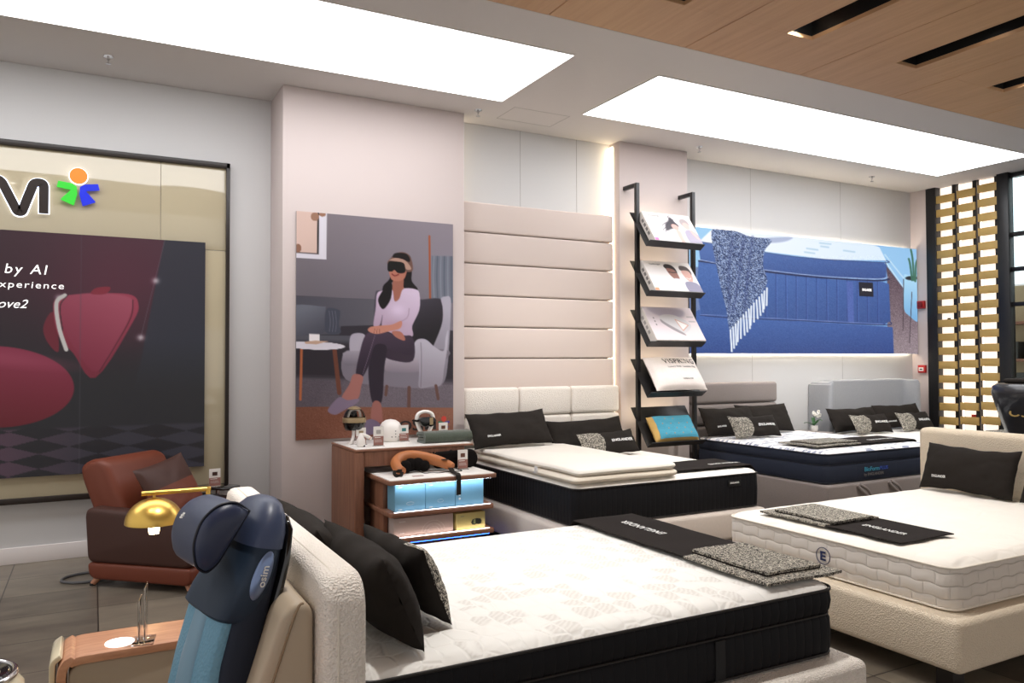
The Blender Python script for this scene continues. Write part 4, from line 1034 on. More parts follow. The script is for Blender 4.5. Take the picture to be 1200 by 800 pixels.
ME = mattress('mattress', 'all-white quilted mattress with a round blue E emblem on its foot end', 1.53, 2.12, .245, (4.745, 3.12, .362), -PI / 2, WQ, QTE, PIPEW, euro=False, tuft=(.006, .26), top_h=.03)
fe = lambda Y, Z: (lambda x, y, d: (-(Y - 3.12) * -1 * -1 + x, -1.066 - d, Z - .36 + y))
# local x = -(world y) offset: world y 3.12 -> 0, smaller y -> larger x
fe = lambda Y, Z: (lambda x, y, d: ((3.12 - Y) + x, -1.067 - d, Z - .36 + y))
EY, EZ = 3.115, .478
ring = []
for k in range(40): a = 2 * PI * k / 40; ring.append((3.12 - EY + .047 * math.cos(a), -1.067, EZ - .36 + .047 * math.sin(a)))
tube('emblem_ring', ring, .0022, INKN, ME, 6, True)
lettering('E', .038, .052, INKN, ME, fe(EY, EZ), bold=.03)
boxes('emblem_rule', INKN, ME, [(3.12 - EY - .07, 3.12 - EY + .07, -1.0685, -1.066, z, z + .0018) for z in (.052, .024)], 0)
lettering('HOTEL COLLECTION', .135, .011, INKN, ME, fe(EY, .36 + .039))
pillow('pillow', 'long black pillow standing against the cream boucle headboard', 'x', .69, .36, .16, (5.60, 3.49, .615), -PI / 2, R(20), R(1), seed=15)
pillow('pillow', 'second long black pillow on the cream bed, cut by the picture edge', 'x', .76, .37, .17, (5.62, 2.73, .615), -PI / 2, R(20), seed=16)
runner('bed_runner', 'black runner with folded tweed end at the foot of the white E mattress', (3.78, 3.68, .612), .98, .46, -PI / 2, (0, .50), (.74, .20, 0, .27, .045), seed=7)
for o in bpy.data.objects:
    if o.get('group') == 'x': del o['group']
for o in bpy.data.objects:
    if o.parent is None and o.name.split('.')[0] == 'pillow': o['group'] = 'pillows on the show beds'
    if o.parent is None and o.name.split('.')[0] == 'mattress': o['group'] = 'show bed mattresses'
    if o.parent is None and o.name.split('.')[0] == 'bed': o['group'] = 'show beds'
    if o.parent is None and o.name.split('.')[0] == 'bed_runner': o['group'] = 'runners across the bed feet'

# orchid on a small bedside table between beds C and D
n_ = thing('bedside_table', 'small grey bedside table under the orchid between two beds', 'bedside table', (7.93, 6.86, 0))
box('cabinet', GREYF, n_, -.07, .1, -.2, .2, .08, .68, .01); legs(n_, [(-.05, -.17), (.08, -.17), (-.05, .17), (.08, .17)], DKWOOD, .08, .03); box('table_top', GREYF, n_, -.1, .14, -.22, .22, .68, .70, .004)
oc = thing('potted_orchid', 'white orchid with green leaves in a small white pot between two headboards', 'plant', (7.90, 6.80, .70)); oc.scale = (.8, .8, .8)
lathe('pot', [(.035, 0), (.05, .01), (.058, .05), (.055, .10), (.05, .10), (.048, .07), (0, .07)], WHITE, oc, 24)
LEAFM = mat('orchid leaf', (58, 104, 58), .5); PET = mat('orchid petal', (244, 240, 232), .6)
for k, (a, ln, lift) in enumerate(((.3, .16, .06), (2.8, .17, .05), (5.0, .13, .10), (.9, .14, .12), (3.8, .12, .05))):
    V = []; F = []
    for i in range(8):
        s = i / 7; r_ = ln * s; zz = .10 + lift * math.sin(s * 2.2); wv = .028 * math.sin(PI * min(1, s * .95 + .05)) ** .7
        for q in (-1, 0, 1): V.append((math.cos(a) * r_ - math.sin(a) * wv * q, math.sin(a) * r_ + math.cos(a) * wv * q, zz - (.006 if q == 0 else 0)))
    for i in range(7):
        for q in (0, 1): b_ = i * 3 + q; F.append((b_, b_ + 1, b_ + 4, b_ + 3))
    o = raw('leaf', V, F, LEAFM, oc); md = o.modifiers.new('s', 'SOLIDIFY'); md.thickness = .003
for sx, pts in ((-1, [(0, 0, .08), (-.01, 0, .18), (-.02, -.01, .26), (-.05, -.02, .31)]), (1, [(0, 0, .08), (.015, 0, .18), (.02, 0, .26), (.06, -.02, .32)])):
    tube('stem', smooth_path(pts, 6), .003, LEAFM, oc, 6)
for k, (fx, fz) in enumerate(((-.06, .30), (-.03, .28), (.05, .31), (.08, .26), (.04, .25))):
    V = []; F = []
    for q in range(5):
        a = 2 * PI * q / 5 + k; b_ = len(V)
        for s, w_ in ((0, .004), (.4, .018), (.75, .020), (1, .003)):
            for e in (-1, 1): V.append((fx + .034 * s * math.cos(a) - w_ * e * math.sin(a), -.03 - .008 * s - .002 * q, fz + .034 * s * math.sin(a) + w_ * e * math.cos(a)))
        for i in range(3): F.append((b_ + 2 * i, b_ + 2 * i + 1, b_ + 2 * i + 3, b_ + 2 * i + 2))
    o = raw('blossom', V, F, PET, oc); md = o.modifiers.new('s', 'SOLIDIFY'); md.thickness = .002

# ------------------------------------------------------------------ display stands
S = thing('display_table', 'tall walnut display table with white top in front of the poster', 'display table', (2.37, 6.47, 0)); qx, qy = 2.37, 6.47
box('side_panel', WOODD, S, 1.85 - qx, 1.93 - qx, 6.12 - qy, 6.82 - qy, 0, .865, .012, 3)
box('side_panel', WOODD, S, 2.82 - qx, 2.90 - qx, 6.50 - qy, 6.82 - qy, 0, .865, .012, 3)
box('apron', WOODD, S, 1.932 - qx, 2.818 - qx, 6.13 - qy, 6.16 - qy, .745, .865, .002)
box('table_top', WOODH, S, 1.85 - qx, 2.90 - qx, 6.12 - qy, 6.82 - qy, .867, .884, .003)
box('white_inlay', WHITE, S, 1.865 - qx, 2.885 - qx, 6.135 - qy, 6.81 - qy, .8845, .89, .001)
fs = lambda X, Z: (lambda x, y, d: (X - qx + x, 6.129 - qy - d, Z + y))
lettering('OSIM', .26, .066, INKB, S, fs(2.50, .80), bold=.02)
emblem(S, 2.69, .806, .085, lambda x, z, d: (x - qx, 6.129 - qy - d, z), (INKB, INKB, INKB), .001)
T = thing('display_table', 'low walnut display table with three lit shelves of boxes, pulled out in front', 'display table', (2.42, 6.1, 0)); lx, ly = 2.42, 6.1
def slab(nm, x0, x1, y0, y1, z0, z1, r=.03):
    o = loft_rr(nm, x1 - x0, y1 - y0, r, [(z0, .002), (z0 + .003, 0), (z1 - .003, 0), (z1, .002)], WOODH, T); o.location = ((x0 + x1) / 2 - lx, (y0 + y1) / 2 - ly, 0); return o
slab('table_top', 1.98, 2.90, 5.67, 6.46, .652, .684)
o = loft_rr('white_inlay', .89, .76, .02, [(.6842, .0), (.689, .0), (.690, .001)], WHITE, T); o.location = (2.44 - lx, 6.065 - ly, 0)
slab('shelf', 2.00, 2.89, 5.70, 6.44, .40, .435); slab('shelf', 2.00, 2.90, 5.71, 6.44, .20, .235)
box('side_panel', WOODD, T, 2.02 - lx, 2.06 - lx, 5.93 - ly, 6.25 - ly, .435, .652, .003); box('side_panel', WOODD, T, 2.02 - lx, 2.06 - lx, 5.93 - ly, 6.25 - ly, .235, .40, .003); box('side_panel', WOODD, T, 2.02 - lx, 2.06 - lx, 5.93 - ly, 6.25 - ly, .0, .20, .003)
box('back_panel', WOODD, T, 2.06 - lx, 2.86 - lx, 6.25 - ly, 6.28 - ly, .0, .652, .003)
STC = striplight('cool shelf strip', (222, 238, 255), 24); STD = striplight('cool shelf edge strip', (222, 238, 255), 5); STW = striplight('pink shelf strip', (255, 232, 222), 9); STB = striplight('blue floor strip', (40, 90, 255), 18)
box('light_strip', STC, T, 2.04 - lx, 2.86 - lx, 5.702 - ly, 5.718 - ly, .6468, .6515, 0)
box('light_strip', STW, T, 2.04 - lx, 2.86 - lx, 5.735 - ly, 5.745 - ly, .2355, .2385, 0)
box('light_strip', STD, T, 2.04 - lx, 2.86 - lx, 5.715 - ly, 5.725 - ly, .4355, .4385, 0)
box('light_strip', STB, T, 2.06 - lx, 2.86 - lx, 5.74 - ly, 5.76 - ly, .19, .20, 0)
# boxes on the shelves
BLUEC = mat('sky blue carton', (118, 170, 196), .45, var=.05, var_scale=5); SILV = mat('silver taupe carton', (186, 170, 164), .35, var=.04); YEL = mat('pale yellow carton', (216, 206, 136), .45, var=.04)
def carton(x, y, z, w, d, h, m, label, marks, group):
    t = thing('product_box', label, 'product box', (x, y, z), group=group)
    box('carton', m, t, -w / 2, w / 2, 0, d, 0, h, .003)
    marks(t, w, h); return t
fr = lambda x, z: (lambda a, b, d: (x + a, -.0008 - d, z + b))
def blue_marks(kind):
    def f(t, w, h):
        lettering('OSIM', .03, .008, INK, t, fr(-w * .33, h * .90), bold=.02)
        if kind < 2:
            lettering('OSIM', .03, .008, INK, t, fr(-w * .33, h * .07), bold=.02)
            pts = [(0 + .03 * math.cos(a) * (1 - .2 * kind), -.0012, h * .28 + .012 * math.sin(a)) for a in np.linspace(0, 2 * PI, 24, endpoint=False)]
            tube('line_drawing', pts, .0008, INK, t, 5, True)
        else:
            for q in range(4): prism('round_icon', [(a + -w * .35, b + h * (.75 - .155 * q)) for a, b in disc(0, 0, .009, 14)], INK, t, .0008, lambda x, z, d: (x, -.001 - d, z))
    return f
for k in range(3):
    carton(2.178 + .254 * k, 5.745, .4355, .25, .175, .205, BLUEC, ['sky blue product box under the table light strip, next to the walnut side panel', 'sky blue product box, middle of three, behind the hanging strap', 'sky blue product box with a column of round icons'][k], blue_marks(k), 'sky blue boxes on the middle shelf')
def silver_marks(t, w, h):
    lettering('OSIM', .05, .010, INK, t, fr(-w * .36, h * .80)); lettering('OSIM', .035, .009, INK, t, fr(-w * .36, h * .2))
    for r_ in (.10, .075, .05):
        pts = [(.08 + r_ * math.cos(a), -.0012, .01 + r_ * .95 * math.sin(a)) for a in np.linspace(.15, PI - .15, 22)]; tube('arc_line', pts, .0007, INK, t, 5)
carton(2.30, 5.765, .2355, .50, .12, .145, SILV, 'long silver-taupe product box on the lowest lit shelf', silver_marks, 'taupe boxes on the lowest shelf')
carton(2.28, 5.90, .2355, .42, .10, .145, SILV, 'silver-taupe product box standing behind the long one on the lowest shelf', lambda t, w, h: None, 'taupe boxes on the lowest shelf')
def yellow_marks(t, w, h):
    lettering('OSIM', .03, .007, INKG, t, fr(-w * .3, h * .82))
    DG = mat('dark olive print', (46, 52, 44), .4)
    prism('printed_goggle', [(a, b) for a, b in [(.0, .055), (.01, .038), (.03, .034), (.05, .04), (.068, .036), (.09, .042), (.095, .062), (.085, .08), (.05, .085), (.015, .08)]], DG, t, .001, lambda x, z, d: (x, -.001 - d, z))
    prism('printed_plate', [(.022, .045), (.04, .045), (.04, .078), (.022, .078)], mat('pale olive print', (150, 160, 110), .4), t, .0006, lambda x, z, d: (x, -.0022 - d, z))
carton(2.705, 5.76, .2355, .255, .14, .135, YEL, 'pale yellow product box with a printed eye massager on the lowest shelf', yellow_marks, None)
tag(box('carton_box', SILV, None, 1.95, 2.0, 6.32, 6.42, 0, .28, .004), 'small taupe carton standing on the floor inside the tall walnut table', 'carton')

# ---- things on the tall table (top z .89)
def zt(x, y): return (x, y, .8905)
GOLDP = mat('champagne plastic', (168, 146, 112), .3, metal=.5); GLOSSB = mat('gloss black plastic', (14, 14, 15), .12, coat=.5)
he = thing('head_massager', 'black and champagne helmet head massager on a curved white stand', 'head massager', zt(1.975, 6.55))
tube('stand_arm', smooth_path([(-.06, -.04, .006), (-.03, -.02, .02), (.0, .02, .08), (0, .03, .16)], 8), [.014] * 20 + [.014] * 5, PLASTW, he, 10)
lathe('stand_foot', [(.0, 0), (.05, 0), (.052, .004), (.045, .008), (0, .008)], PLASTW, he, 28, (0, .02, 0))
def shell_band(nm, r, z0, z1, a0, a1, m, par, c, sy=1.1, thick=.006, n=28, k=8):
    V = []; F = []
    for s in (0, 1):
        for j in range(k + 1):
            th = z0 + (z1 - z0) * j / k
            for i in range(n + 1):
                a = a0 + (a1 - a0) * i / n; rr = r - thick * s
                V.append((c[0] + rr * math.cos(th) * math.cos(a), c[1] + rr * sy * math.cos(th) * math.sin(a), c[2] + rr * math.sin(th) * 1.25))
    N1 = (k + 1) * (n + 1)
    for j in range(k):
        for i in range(n):
            a = j * (n + 1) + i; F += [(a, a + 1, a + n + 2, a + n + 1), (a + N1, a + n + 1 + N1, a + n + 2 + N1, a + 1 + N1)]
    for i in range(n): F += [(i, i + N1, i + 1 + N1, i + 1), (k * (n + 1) + i, k * (n + 1) + i + 1, k * (n + 1) + i + 1 + N1, k * (n + 1) + i + N1)]
    for j in range(k): a = j * (n + 1); F += [(a, a + n + 1, a + n + 1 + N1, a + N1), (a + n, a + n + N1, a + 2 * n + 1 + N1, a + 2 * n + 1)]
    return raw(nm, V, F, m, par, True, sharp=50)
hc = (0, 0, .20)
shell_band('helmet_crown', .098, .95, 1.45, 0, 2 * PI, GOLDP, he, hc)
shell_band('helmet_band', .10, -.12, .22, 0, 2 * PI, GOLDP, he, hc)
shell_band('helmet_ribs', .095, .2, 1.0, PI * .93, PI * 1.13, GLOSSB, he, hc); shell_band('helmet_ribs', .095, .2, 1.0, -PI * .13, PI * .07, GLOSSB, he, hc)
shell_band('helmet_ribs', .095, .2, 1.0, PI * .3, PI * .7, GLOSSB, he, hc)
shell_band('visor', .098, -.72, -.12, PI * .98, PI * 2.02, GLOSSB, he, hc); shell_band('visor_lining', .088, -.7, .1, PI * .2, PI * .8, GLOSSB, he, hc)
tube('inner_pad', smooth_path([(-.055, 0, .23), (-.04, -.01, .28), (0, -.01, .295), (.04, -.01, .28), (.055, 0, .23)], 5), .010, PLASTW, he, 8)
dm = thing('dome_massager', 'white dome-shaped machine with touch icons on the tall walnut table', 'massager', zt(2.325, 6.62)); dm.scale = (1.12, 1.12, 1.0)
lathe('dome_body', [(0, .0), (.07, .0), (.078, .006), (.088, .05), (.092, .09), (.086, .13), (.068, .165), (.04, .186), (0, .194)], PLASTW, dm, 40)
def dome_pt(x, z):
    r_ = .0905; return -(math.sqrt(max(1e-6, r_ * r_ - x * x)) + .0015)
for ix, iz in ((-.02, .045), (.01, .07), (.01, .045), (.04, .045), (.01, .095)):
    prism('touch_icon', [(ix + a, iz + b) for a, b in disc(0, 0, .0055, 10)], INKG, dm, .001, lambda x, z, d: (x, dome_pt(x, z) - d, z))
def hand_massager(x, y, rz, label):
    t = thing('hand_massager', label, 'massager', zt(x, y), rz, 'white handheld massagers')
    lathe('grip', [(0, .002), (.03, .004), (.038, .03), (.036, .055), (.022, .085), (.014, .105), (.010, .112), (0, .114)], PLASTW, t, 28, rot=(0, 0, 0))
    tube('neck', smooth_path([(0, 0, .10), (.02, .0, .098), (.06, 0, .08), (.09, 0, .06)], 6), .014, PLASTW, t, 12)
    box('base_button', GLOSSB, t, .012, .03, -.028, -.012, .0, .014, .003)
    tube('neck_ring', [(.075, 0, .071), (.079, 0, .068)], .0155, mat('rose metal', (200, 150, 120), .3, metal=.8), t, 12)
hand_massager(1.955, 6.30, 0, 'white teardrop handheld massager standing nearest the table corner')
PINKC = mat('mauve card print', (150, 104, 94), .6)
def card(x, y, z, rz, label, w=.062, h=.10, icon=None, k=1.42):
    t = thing('price_card', label, 'price card', (x, y, z), rz, 'product price cards in clear holders'); t.scale = (k, k, k)
    box('card', WHITE, t, -w / 2, w / 2, -.001, .001, .002, h, 0)
    box('card_print', PINKC, t, -w / 2, w / 2, -.0022, -.0012, .004, h * .5, 0)
    boxes('card_text', WHITE, t, [(-w * .4, w * .2, -.003, -.0023, h * .42, h * .45), (-w * .4, w * .3, -.003, -.0023, h * .30, h * .315), (-w * .4, w * .35, -.003, -.0023, h * .22, h * .235)], 0)
    boxes('card_picture', icon or GLOSSB, t, [(-w * .22, w * .22, -.003, -.0012, h * .62, h * .82)], 0)
    box('clear_foot', mat('clear acrylic', (235, 240, 240), .05, trans=.9, ior=1.3), t, -w / 2, w / 2, -.02, .02, 0, .002, 0)
card(2.01, 6.47, .8905, .1, 'small mauve and white price card by the helmet massager', icon=GOLDP)
card(2.10, 6.28, .8905, .05, 'mauve and white price card in front of the white dome', h=.115, icon=MATS['panel joint'])
card(2.42, 6.54, .8905, .1, 'mauve and white price card beside the white dome with a teal picture', icon=mat('teal icon', (60, 120, 120), .5))
card(2.80, 6.55, .8905, .05, 'small white price card behind the folded green towel', h=.105, icon=mat('umber icon', (96, 60, 44), .5))
gm = thing('eye_massager', 'black goggle eye massager worn by a white wire head stand', 'eye massager', zt(2.675, 6.68)); gm.scale = (1.15, 1.15, 1.0)
tube('head_stand', smooth_path([(-.03, 0, .0), (-.035, 0, .06), (-.055, 0, .11), (-.07, 0, .17), (-.055, 0, .225), (0, 0, .245), (.055, 0, .225), (.07, 0, .17), (.055, 0, .11), (.035, 0, .06), (.03, 0, .0)], 6), .016, PLASTW, gm, 10)
lathe('stand_foot', [(0, 0), (.06, 0), (.06, .006), (0, .008)], PLASTW, gm, 24)
prism('goggle_body', rounded_corner([(-.05, .125), (-.022, .108), (0, .122), (.022, .108), (.06, .125), (.07, .17), (.05, .20), (-.05, .20), (-.075, .175), (-.05, .125)], .012)[:-1], GLOSSB, gm, .05, lambda x, z, d: (x, -.02 - d, z), .006)
prism('goggle_plate', [(.012, .13), (.04, .13), (.04, .195), (.012, .195)], GOLDP, gm, .004, lambda x, z, d: (x, -.071 - d, z))
tube('goggle_strap', smooth_path([(-.07, -.03, .165), (-.09, .02, .165), (-.05, .07, .16), (.05, .07, .16), (.09, .02, .165), (.07, -.03, .165)], 5), .010, BLKF, gm, 8)
# folded green towel
TOW = mat('grey green towel', (68, 76, 64), .98, bump=(220, .8, .005, 'noise'), var=.18, var_scale=30, sheen=.4)
tw = thing('folded_towel', 'rolled and folded grey-green towel on the tall walnut table', 'towel', zt(2.72, 6.33))
def roll_layer(nm, prof, x0, x1, m, par, th=.02):
    n = 14; V = []; F = []; P = smooth_path([(0, a, b) for a, b in prof], 5); k = len(P)
    top, bot = [], []
    for i, p_ in enumerate(P):
        d = (P[min(i + 1, k - 1)] - P[max(i - 1, 0)]).normalized(); nn = Vector((0, -d.z, d.y)) * th / 2; top.append(p_ + nn); bot.append(p_ - nn)
    sec = top + bot[::-1]; K = len(sec)
    for i in range(n + 1):
        x = x0 + (x1 - x0) * i / n
        for q in sec: V.append((x + .006 * noise.noise(Vector((q.y * 20, q.z * 20, i // n))), q.y + .004 * noise.noise(Vector((x * 12, q.z * 10, 1))), q.z + .004 * noise.noise(Vector((x * 14, q.y * 12, 4)))))
    for i in range(n):
        for j in range(K): F.append((i * K + j, i * K + (j + 1) % K, (i + 1) * K + (j + 1) % K, (i + 1) * K + j))
    F.append(tuple(range(K))[::-1]); F.append(tuple(n * K + j for j in range(K)))
    return raw(nm, V, F, m, par, True, sharp=60)
roll_layer('towel_outer', [(.10, .012), (.0, .010), (-.07, .013), (-.095, .045), (-.07, .080), (0, .085), (.08, .080), (.10, .06)], -.22, .22, TOW, tw, .022)
roll_layer('towel_inner', [(.09, .035), (0, .032), (-.05, .036), (-.06, .048), (-.045, .058), (0, .06), (.09, .056)], -.215, .215, TOW, tw, .016)

# ---- things on the low table (top z .69)
ORG = mat('tan orange leather', (176, 108, 62), .45, bump=(200, .1, .001, 'noise'))
zl = lambda x, y: (x, y, .6905)
nm_ = thing('neck_massager', 'tan orange U-shaped neck massager with black plush rollers on the low walnut table', 'massager', zl(2.33, 6.02)); nm_.scale = (1, .75, 1)
up = smooth_path([(-.17, -.20, .035), (-.19, -.12, .05), (-.175, .02, .085), (-.10, .10, .115), (0, .12, .12), (.10, .06, .105), (.20, -.02, .08), (.27, -.10, .05), (.30, -.14, .035)], 6)
nU = len(up); rad = [.032 + .018 * math.sin(PI * i / (nU - 1)) for i in range(nU)]
tube('collar', [(a.x * .95, a.y * .9, a.z) for a in up], rad, ORG, nm_, 16)
PLUSH = mat('black plush', (22, 19, 18), .95, bump=(300, .6, .003, 'noise'), spec=.1)
for q, (a, b, c, r_) in enumerate(((-.10, -.02, .055, .05), (-.045, .02, .065, .052), (.015, .01, .065, .052), (.065, -.02, .052, .044))):
    lathe('plush_roller', [(0, -r_ * 1.1), (r_ * .6, -r_), (r_ * .98, -r_ * .4), (r_, 0), (r_ * .9, r_ * .5), (r_ * .5, r_ * .9), (0, r_)], PLUSH, nm_, 20, (a, b - .02, c))
box('control_pad', GLOSSB, nm_, .20, .25, -.115, -.075, .093, .100, .003)
def strap(nm, path, w, m, par, th=.004):
    P = smooth_path(path, 6); V = []; F = []; side = Vector((1, 0, 0))
    for i, p_ in enumerate(P):
        d = (P[min(i + 1, len(P) - 1)] - P[max(i - 1, 0)]).normalized(); sd = Vector((.96, .28, 0)); sd = (sd - d * sd.dot(d)).normalized(); up_ = d.cross(sd)
        for a, b in ((-1, -1), (1, -1), (1, 1), (-1, 1)): V.append(p_ + sd * w / 2 * a + up_ * th / 2 * b)
    for i in range(len(P) - 1):
        for k in range(4): F.append((i * 4 + k, i * 4 + (k + 1) % 4, (i + 1) * 4 + (k + 1) % 4, (i + 1) * 4 + k))
    F.append((3, 2, 1, 0)); b_ = (len(P) - 1) * 4; F.append((b_, b_ + 1, b_ + 2, b_ + 3)); return raw(nm, V, F, m, par, False)
strap('hand_loop', [(.26, -.15, .03), (.24, -.28, .01), (.225, -.44, .012), (.22, -.485, -.02), (.22, -.485, -.12), (.22, -.485, -.15)], .045, BLKF, nm_)
strap('hand_loop', [(-.17, -.19, .03), (-.20, -.25, .006), (-.25, -.27, .02), (-.24, -.24, .045), (-.18, -.22, .04)], .028, BLKF, nm_)
tube('power_cord', smooth_path([(.0, -.02, .02), (.03, -.16, .004), (.10, -.13, .004), (.14, -.20, .004), (.22, -.18, .004), (.34, -.20, .004), (.36, -.10, .004), (.30, -.12, .03)], 6), .003, BLKF, nm_, 6)
bt = thing('heat_belt', 'long black fabric massage belt lying behind the orange neck massager', 'massager', zl(2.69, 6.06))
o = loft_rr('belt_pad', .42, .15, .07, [(0, .02), (.008, .006), (.03, 0), (.055, .01), (.066, .03)], PLUSH, bt, wob=.008)
for v in o.data.vertices: v.co = Vector((v.co.x, v.co.z * .7 - .03, v.co.y + .077))
o.location = (0, 0, .002)
card(2.735, 5.985, .6905, .05, 'mauve and white price card in front of the black massage belt', w=.065, h=.115, icon=mat('umber icon', (96, 60, 44)))
tag(box('leaflet', PINKC, None, 2.22, 2.31, 5.79, 5.82, .6905, .6925, 0), 'small flat mauve card lying at the low walnut table edge', 'card')

# ------------------------------------------------------------------ display rack
RK = thing('display_rack', 'tall black ladder rack with five tilted trays against the pilaster', 'display rack', (5.5, 6.72, 0)); rx_, ry_ = 5.5, 6.72
for X, ztop in ((5.128, 3.50), (5.902, 3.475)):
    box('post', BLACKM, RK, X - .022 - rx_, X + .022 - rx_, -.02, .02, 0, ztop, .002)
    box('wall_arm', BLACKM, RK, X - .022 - rx_, X + .022 - rx_, .02, .22, ztop - .04, ztop, .002)
    box('foot_plate', BLACKM, RK, X - .03 - rx_, X + .03 - rx_, -.06, .2, 0, .012, .002)
TZ = [2.80, 2.275, 1.745, 1.215, .695]
bd = Vector((0, .28, .395)).normalized(); ld_ = Vector((0, -.395, .28)).normalized()   # along the plate, out of the plate
def tray_frame(z): return Vector((5.09, 6.52, z))
PT, LT = .485, .088
for i, z in enumerate(TZ):
    o_ = tray_frame(z) - Vector((rx_, ry_, 0))
    def pp(x, a, b): return tuple(o_ + Vector((x, 0, 0)) + bd * a + ld_ * b)
    def slabp(nm, x0, x1, a0, a1, b0, b1, m=BLACKM):
        V = [pp(x, a, b) for x in (x0, x1) for a in (a0, a1) for b in (b0, b1)]
        F = [(0, 1, 3, 2), (4, 6, 7, 5), (0, 4, 5, 1), (2, 3, 7, 6), (0, 2, 6, 4), (1, 5, 7, 3)]
        return V, F
    V1, F1 = slabp('', 0, .745, 0, PT, -.005, 0); V2, F2 = slabp('', 0, .745, -.006, 0, -.005, LT)
    raw('tray', V1 + V2, F1 + [tuple(k + 8 for k in f) for f in F2], BLACKM, RK, False)
    V1, F1 = slabp('', .03, .70, PT - .10, PT - .085, -.022, -.006); raw('light_strip', V1, F1, striplight('tray strip light', (255, 238, 206), 22), RK, False)
# packages on the trays
SIDEP = mat('carton side', (226, 220, 214), .5)
def pack_print(kind):
    P = Print([(0, 0), (100, 0), (100, 70), (0, 70)], 120, 84, (238, 232, 230))
    if kind == 0:
        P.line([(40, 40), (52, 22), (60, 14)], 2, (60, 56, 64), 3); P.poly([(38, 28), (48, 18), (56, 8), (62, 20), (66, 30), (54, 36), (44, 40), (34, 44)], (58, 54, 62), 4)
        for a in ([(52, 22), (40, 24), (30, 32)], [(50, 26), (38, 34), (26, 44)], [(54, 16), (52, 8), (56, 4)], [(48, 30), (36, 40), (30, 48)]): P.line(a, 1.2, (66, 60, 70), 1.5)
        P.ell(57, 33, 7, 8, (214, 166, 156), .25, rot=-.6); P.poly([(56, 40), (64, 44), (66, 60), (66, 72), (56, 72), (54, 56)], (216, 176, 166), 1.5); P.poly([(64, 44), (74, 44), (78, 72), (64, 72)], (196, 206, 196), 1.5)
        P.ell(82, 20, 10, 11, (170, 158, 158), .3); P.ell(83, 28, 7, 9, (220, 178, 170), .25); P.poly([(74, 42), (90, 38), (100, 50), (100, 72), (74, 72)], (166, 158, 176), 2); P.poly([(86, 40), (92, 38), (98, 60), (92, 56)], (220, 176, 168), 1.5)
        P.poly([(0, 64), (8, 64), (8, 72), (0, 72)], (210, 120, 180), .6, False)
    elif kind == 1:
        P.poly([(40, 12), (46, 6), (58, 8), (64, 18), (62, 30), (56, 22), (46, 20)], (40, 32, 34), 1.2); P.poly([(44, 16), (58, 18), (63, 28), (62, 42), (52, 42), (45, 30)], (150, 104, 92), 1.5)
        P.line([(46, 25), (54, 26), (62, 25)], 1.8, (46, 34, 34), .8); P.poly([(50, 42), (60, 40), (66, 44), (70, 60), (60, 58)], (222, 222, 232), 1.5)
        P.poly([(72, 16), (76, 8), (90, 10), (95, 22), (92, 30), (86, 20), (76, 20)], (70, 54, 52), 1.2); P.poly([(75, 20), (90, 20), (93, 34), (88, 46), (80, 44), (75, 32)], (214, 168, 156), 1.5)
        P.poly([(70, 50), (84, 46), (98, 52), (100, 72), (72, 72)], (140, 136, 158), 1.5); P.line([(79, 37), (84, 40), (88, 37)], 1.4, (240, 230, 228), .6)
        P.poly([(0, 64), (8, 64), (8, 72), (0, 72)], (240, 150, 110), .6, False)
    else:
        P.c[:] = (222, 206, 208); P.c = P.grad((206, 196, 204), (232, 214, 214), (30, 0), (60, 60)); P.poly([(14, 2), (78, 4), (74, 20), (40, 22), (18, 14)], (178, 168, 184), 6)
        P.poly([(26, 26), (36, 16), (62, 18), (84, 38), (62, 56), (48, 46)], (206, 202, 204), 1.5); P.poly([(26, 26), (34, 34), (60, 54), (62, 60), (44, 50), (26, 34)], (150, 142, 146), 1.5)
        P.poly([(56, 26), (78, 38), (62, 48)], (236, 232, 230), 1.2, False); P.line([(56, 26), (78, 38), (62, 50), (56, 26)], 1.6, (206, 156, 136), .8, False)
        for yy in (20, 30): P.line([(84, yy), (96, yy)], 3, (186, 176, 178), 1)
        for yy in (24, 31, 38): P.ell(13, yy, 1.2, 1.8, (100, 90, 96), .4)
    return P
packs = [(0, 2.80, 'white product box with two women printed on it, on the topmost rack tray'), (1, 2.275, 'white product box with a bespectacled man and another person, on the second tray'), (2, 1.745, 'pinkish product box with a printed contour pillow, on the middle tray')]
for kind, z, lab in packs:
    w, h_, d_ = ((.65, .42, .085), (.65, .42, .085), (.67, .45, .10))[kind]
    o_ = tray_frame(z) + Vector((.072, 0, 0)) + bd * .003 + ld_ * .002
    t = thing('product_box', lab, 'product box', o_)
    def q3(u, v, b): return tuple(Vector((u, 0, 0)) + bd * v + ld_ * b)
    V = [q3(x, a, b) for x in (0, w) for a in (0, h_) for b in (0, d_)]
    cb = raw('carton', V, [(0, 1, 3, 2), (4, 6, 7, 5), (0, 4, 5, 1), (2, 3, 7, 6), (0, 2, 6, 4), (1, 5, 7, 3)], SIDEP, t, False)
    bm = bmesh.new(); bm.from_mesh(cb.data); bmesh.ops.bevel(bm, geom=list(bm.edges), offset=.003, segments=2, affect='EDGES'); bm.to_mesh(cb.data); bm.free()
    pack_print(kind).build('printed_lid', lambda u, v: q3(.003 + u * (w - .006), (1 - v) * (h_ - .006) + .003, d_ + .0008), print_mat('matt print'), t)
    if kind < 2:
        lettering('Technogel', .15, .022, INKG, t, lambda x, y, d: q3(.15 + x, h_ * .88 + y, d_ + .0015 + d))

    for k in range(4):
        a0 = h_ * (.28 + .14 * k) + .0; vv = [q3(-.0012 * s, a, b) for s in (0, 1) for a in (a0, a0 + .04) for b in (.03, .062)]
        raw('side_mark', vv, [(0, 1, 3, 2), (4, 6, 7, 5), (0, 4, 5, 1), (2, 3, 7, 6), (0, 2, 6, 4), (1, 5, 7, 3)], INKG if kind < 2 else MATS['panel joint'], t, False)
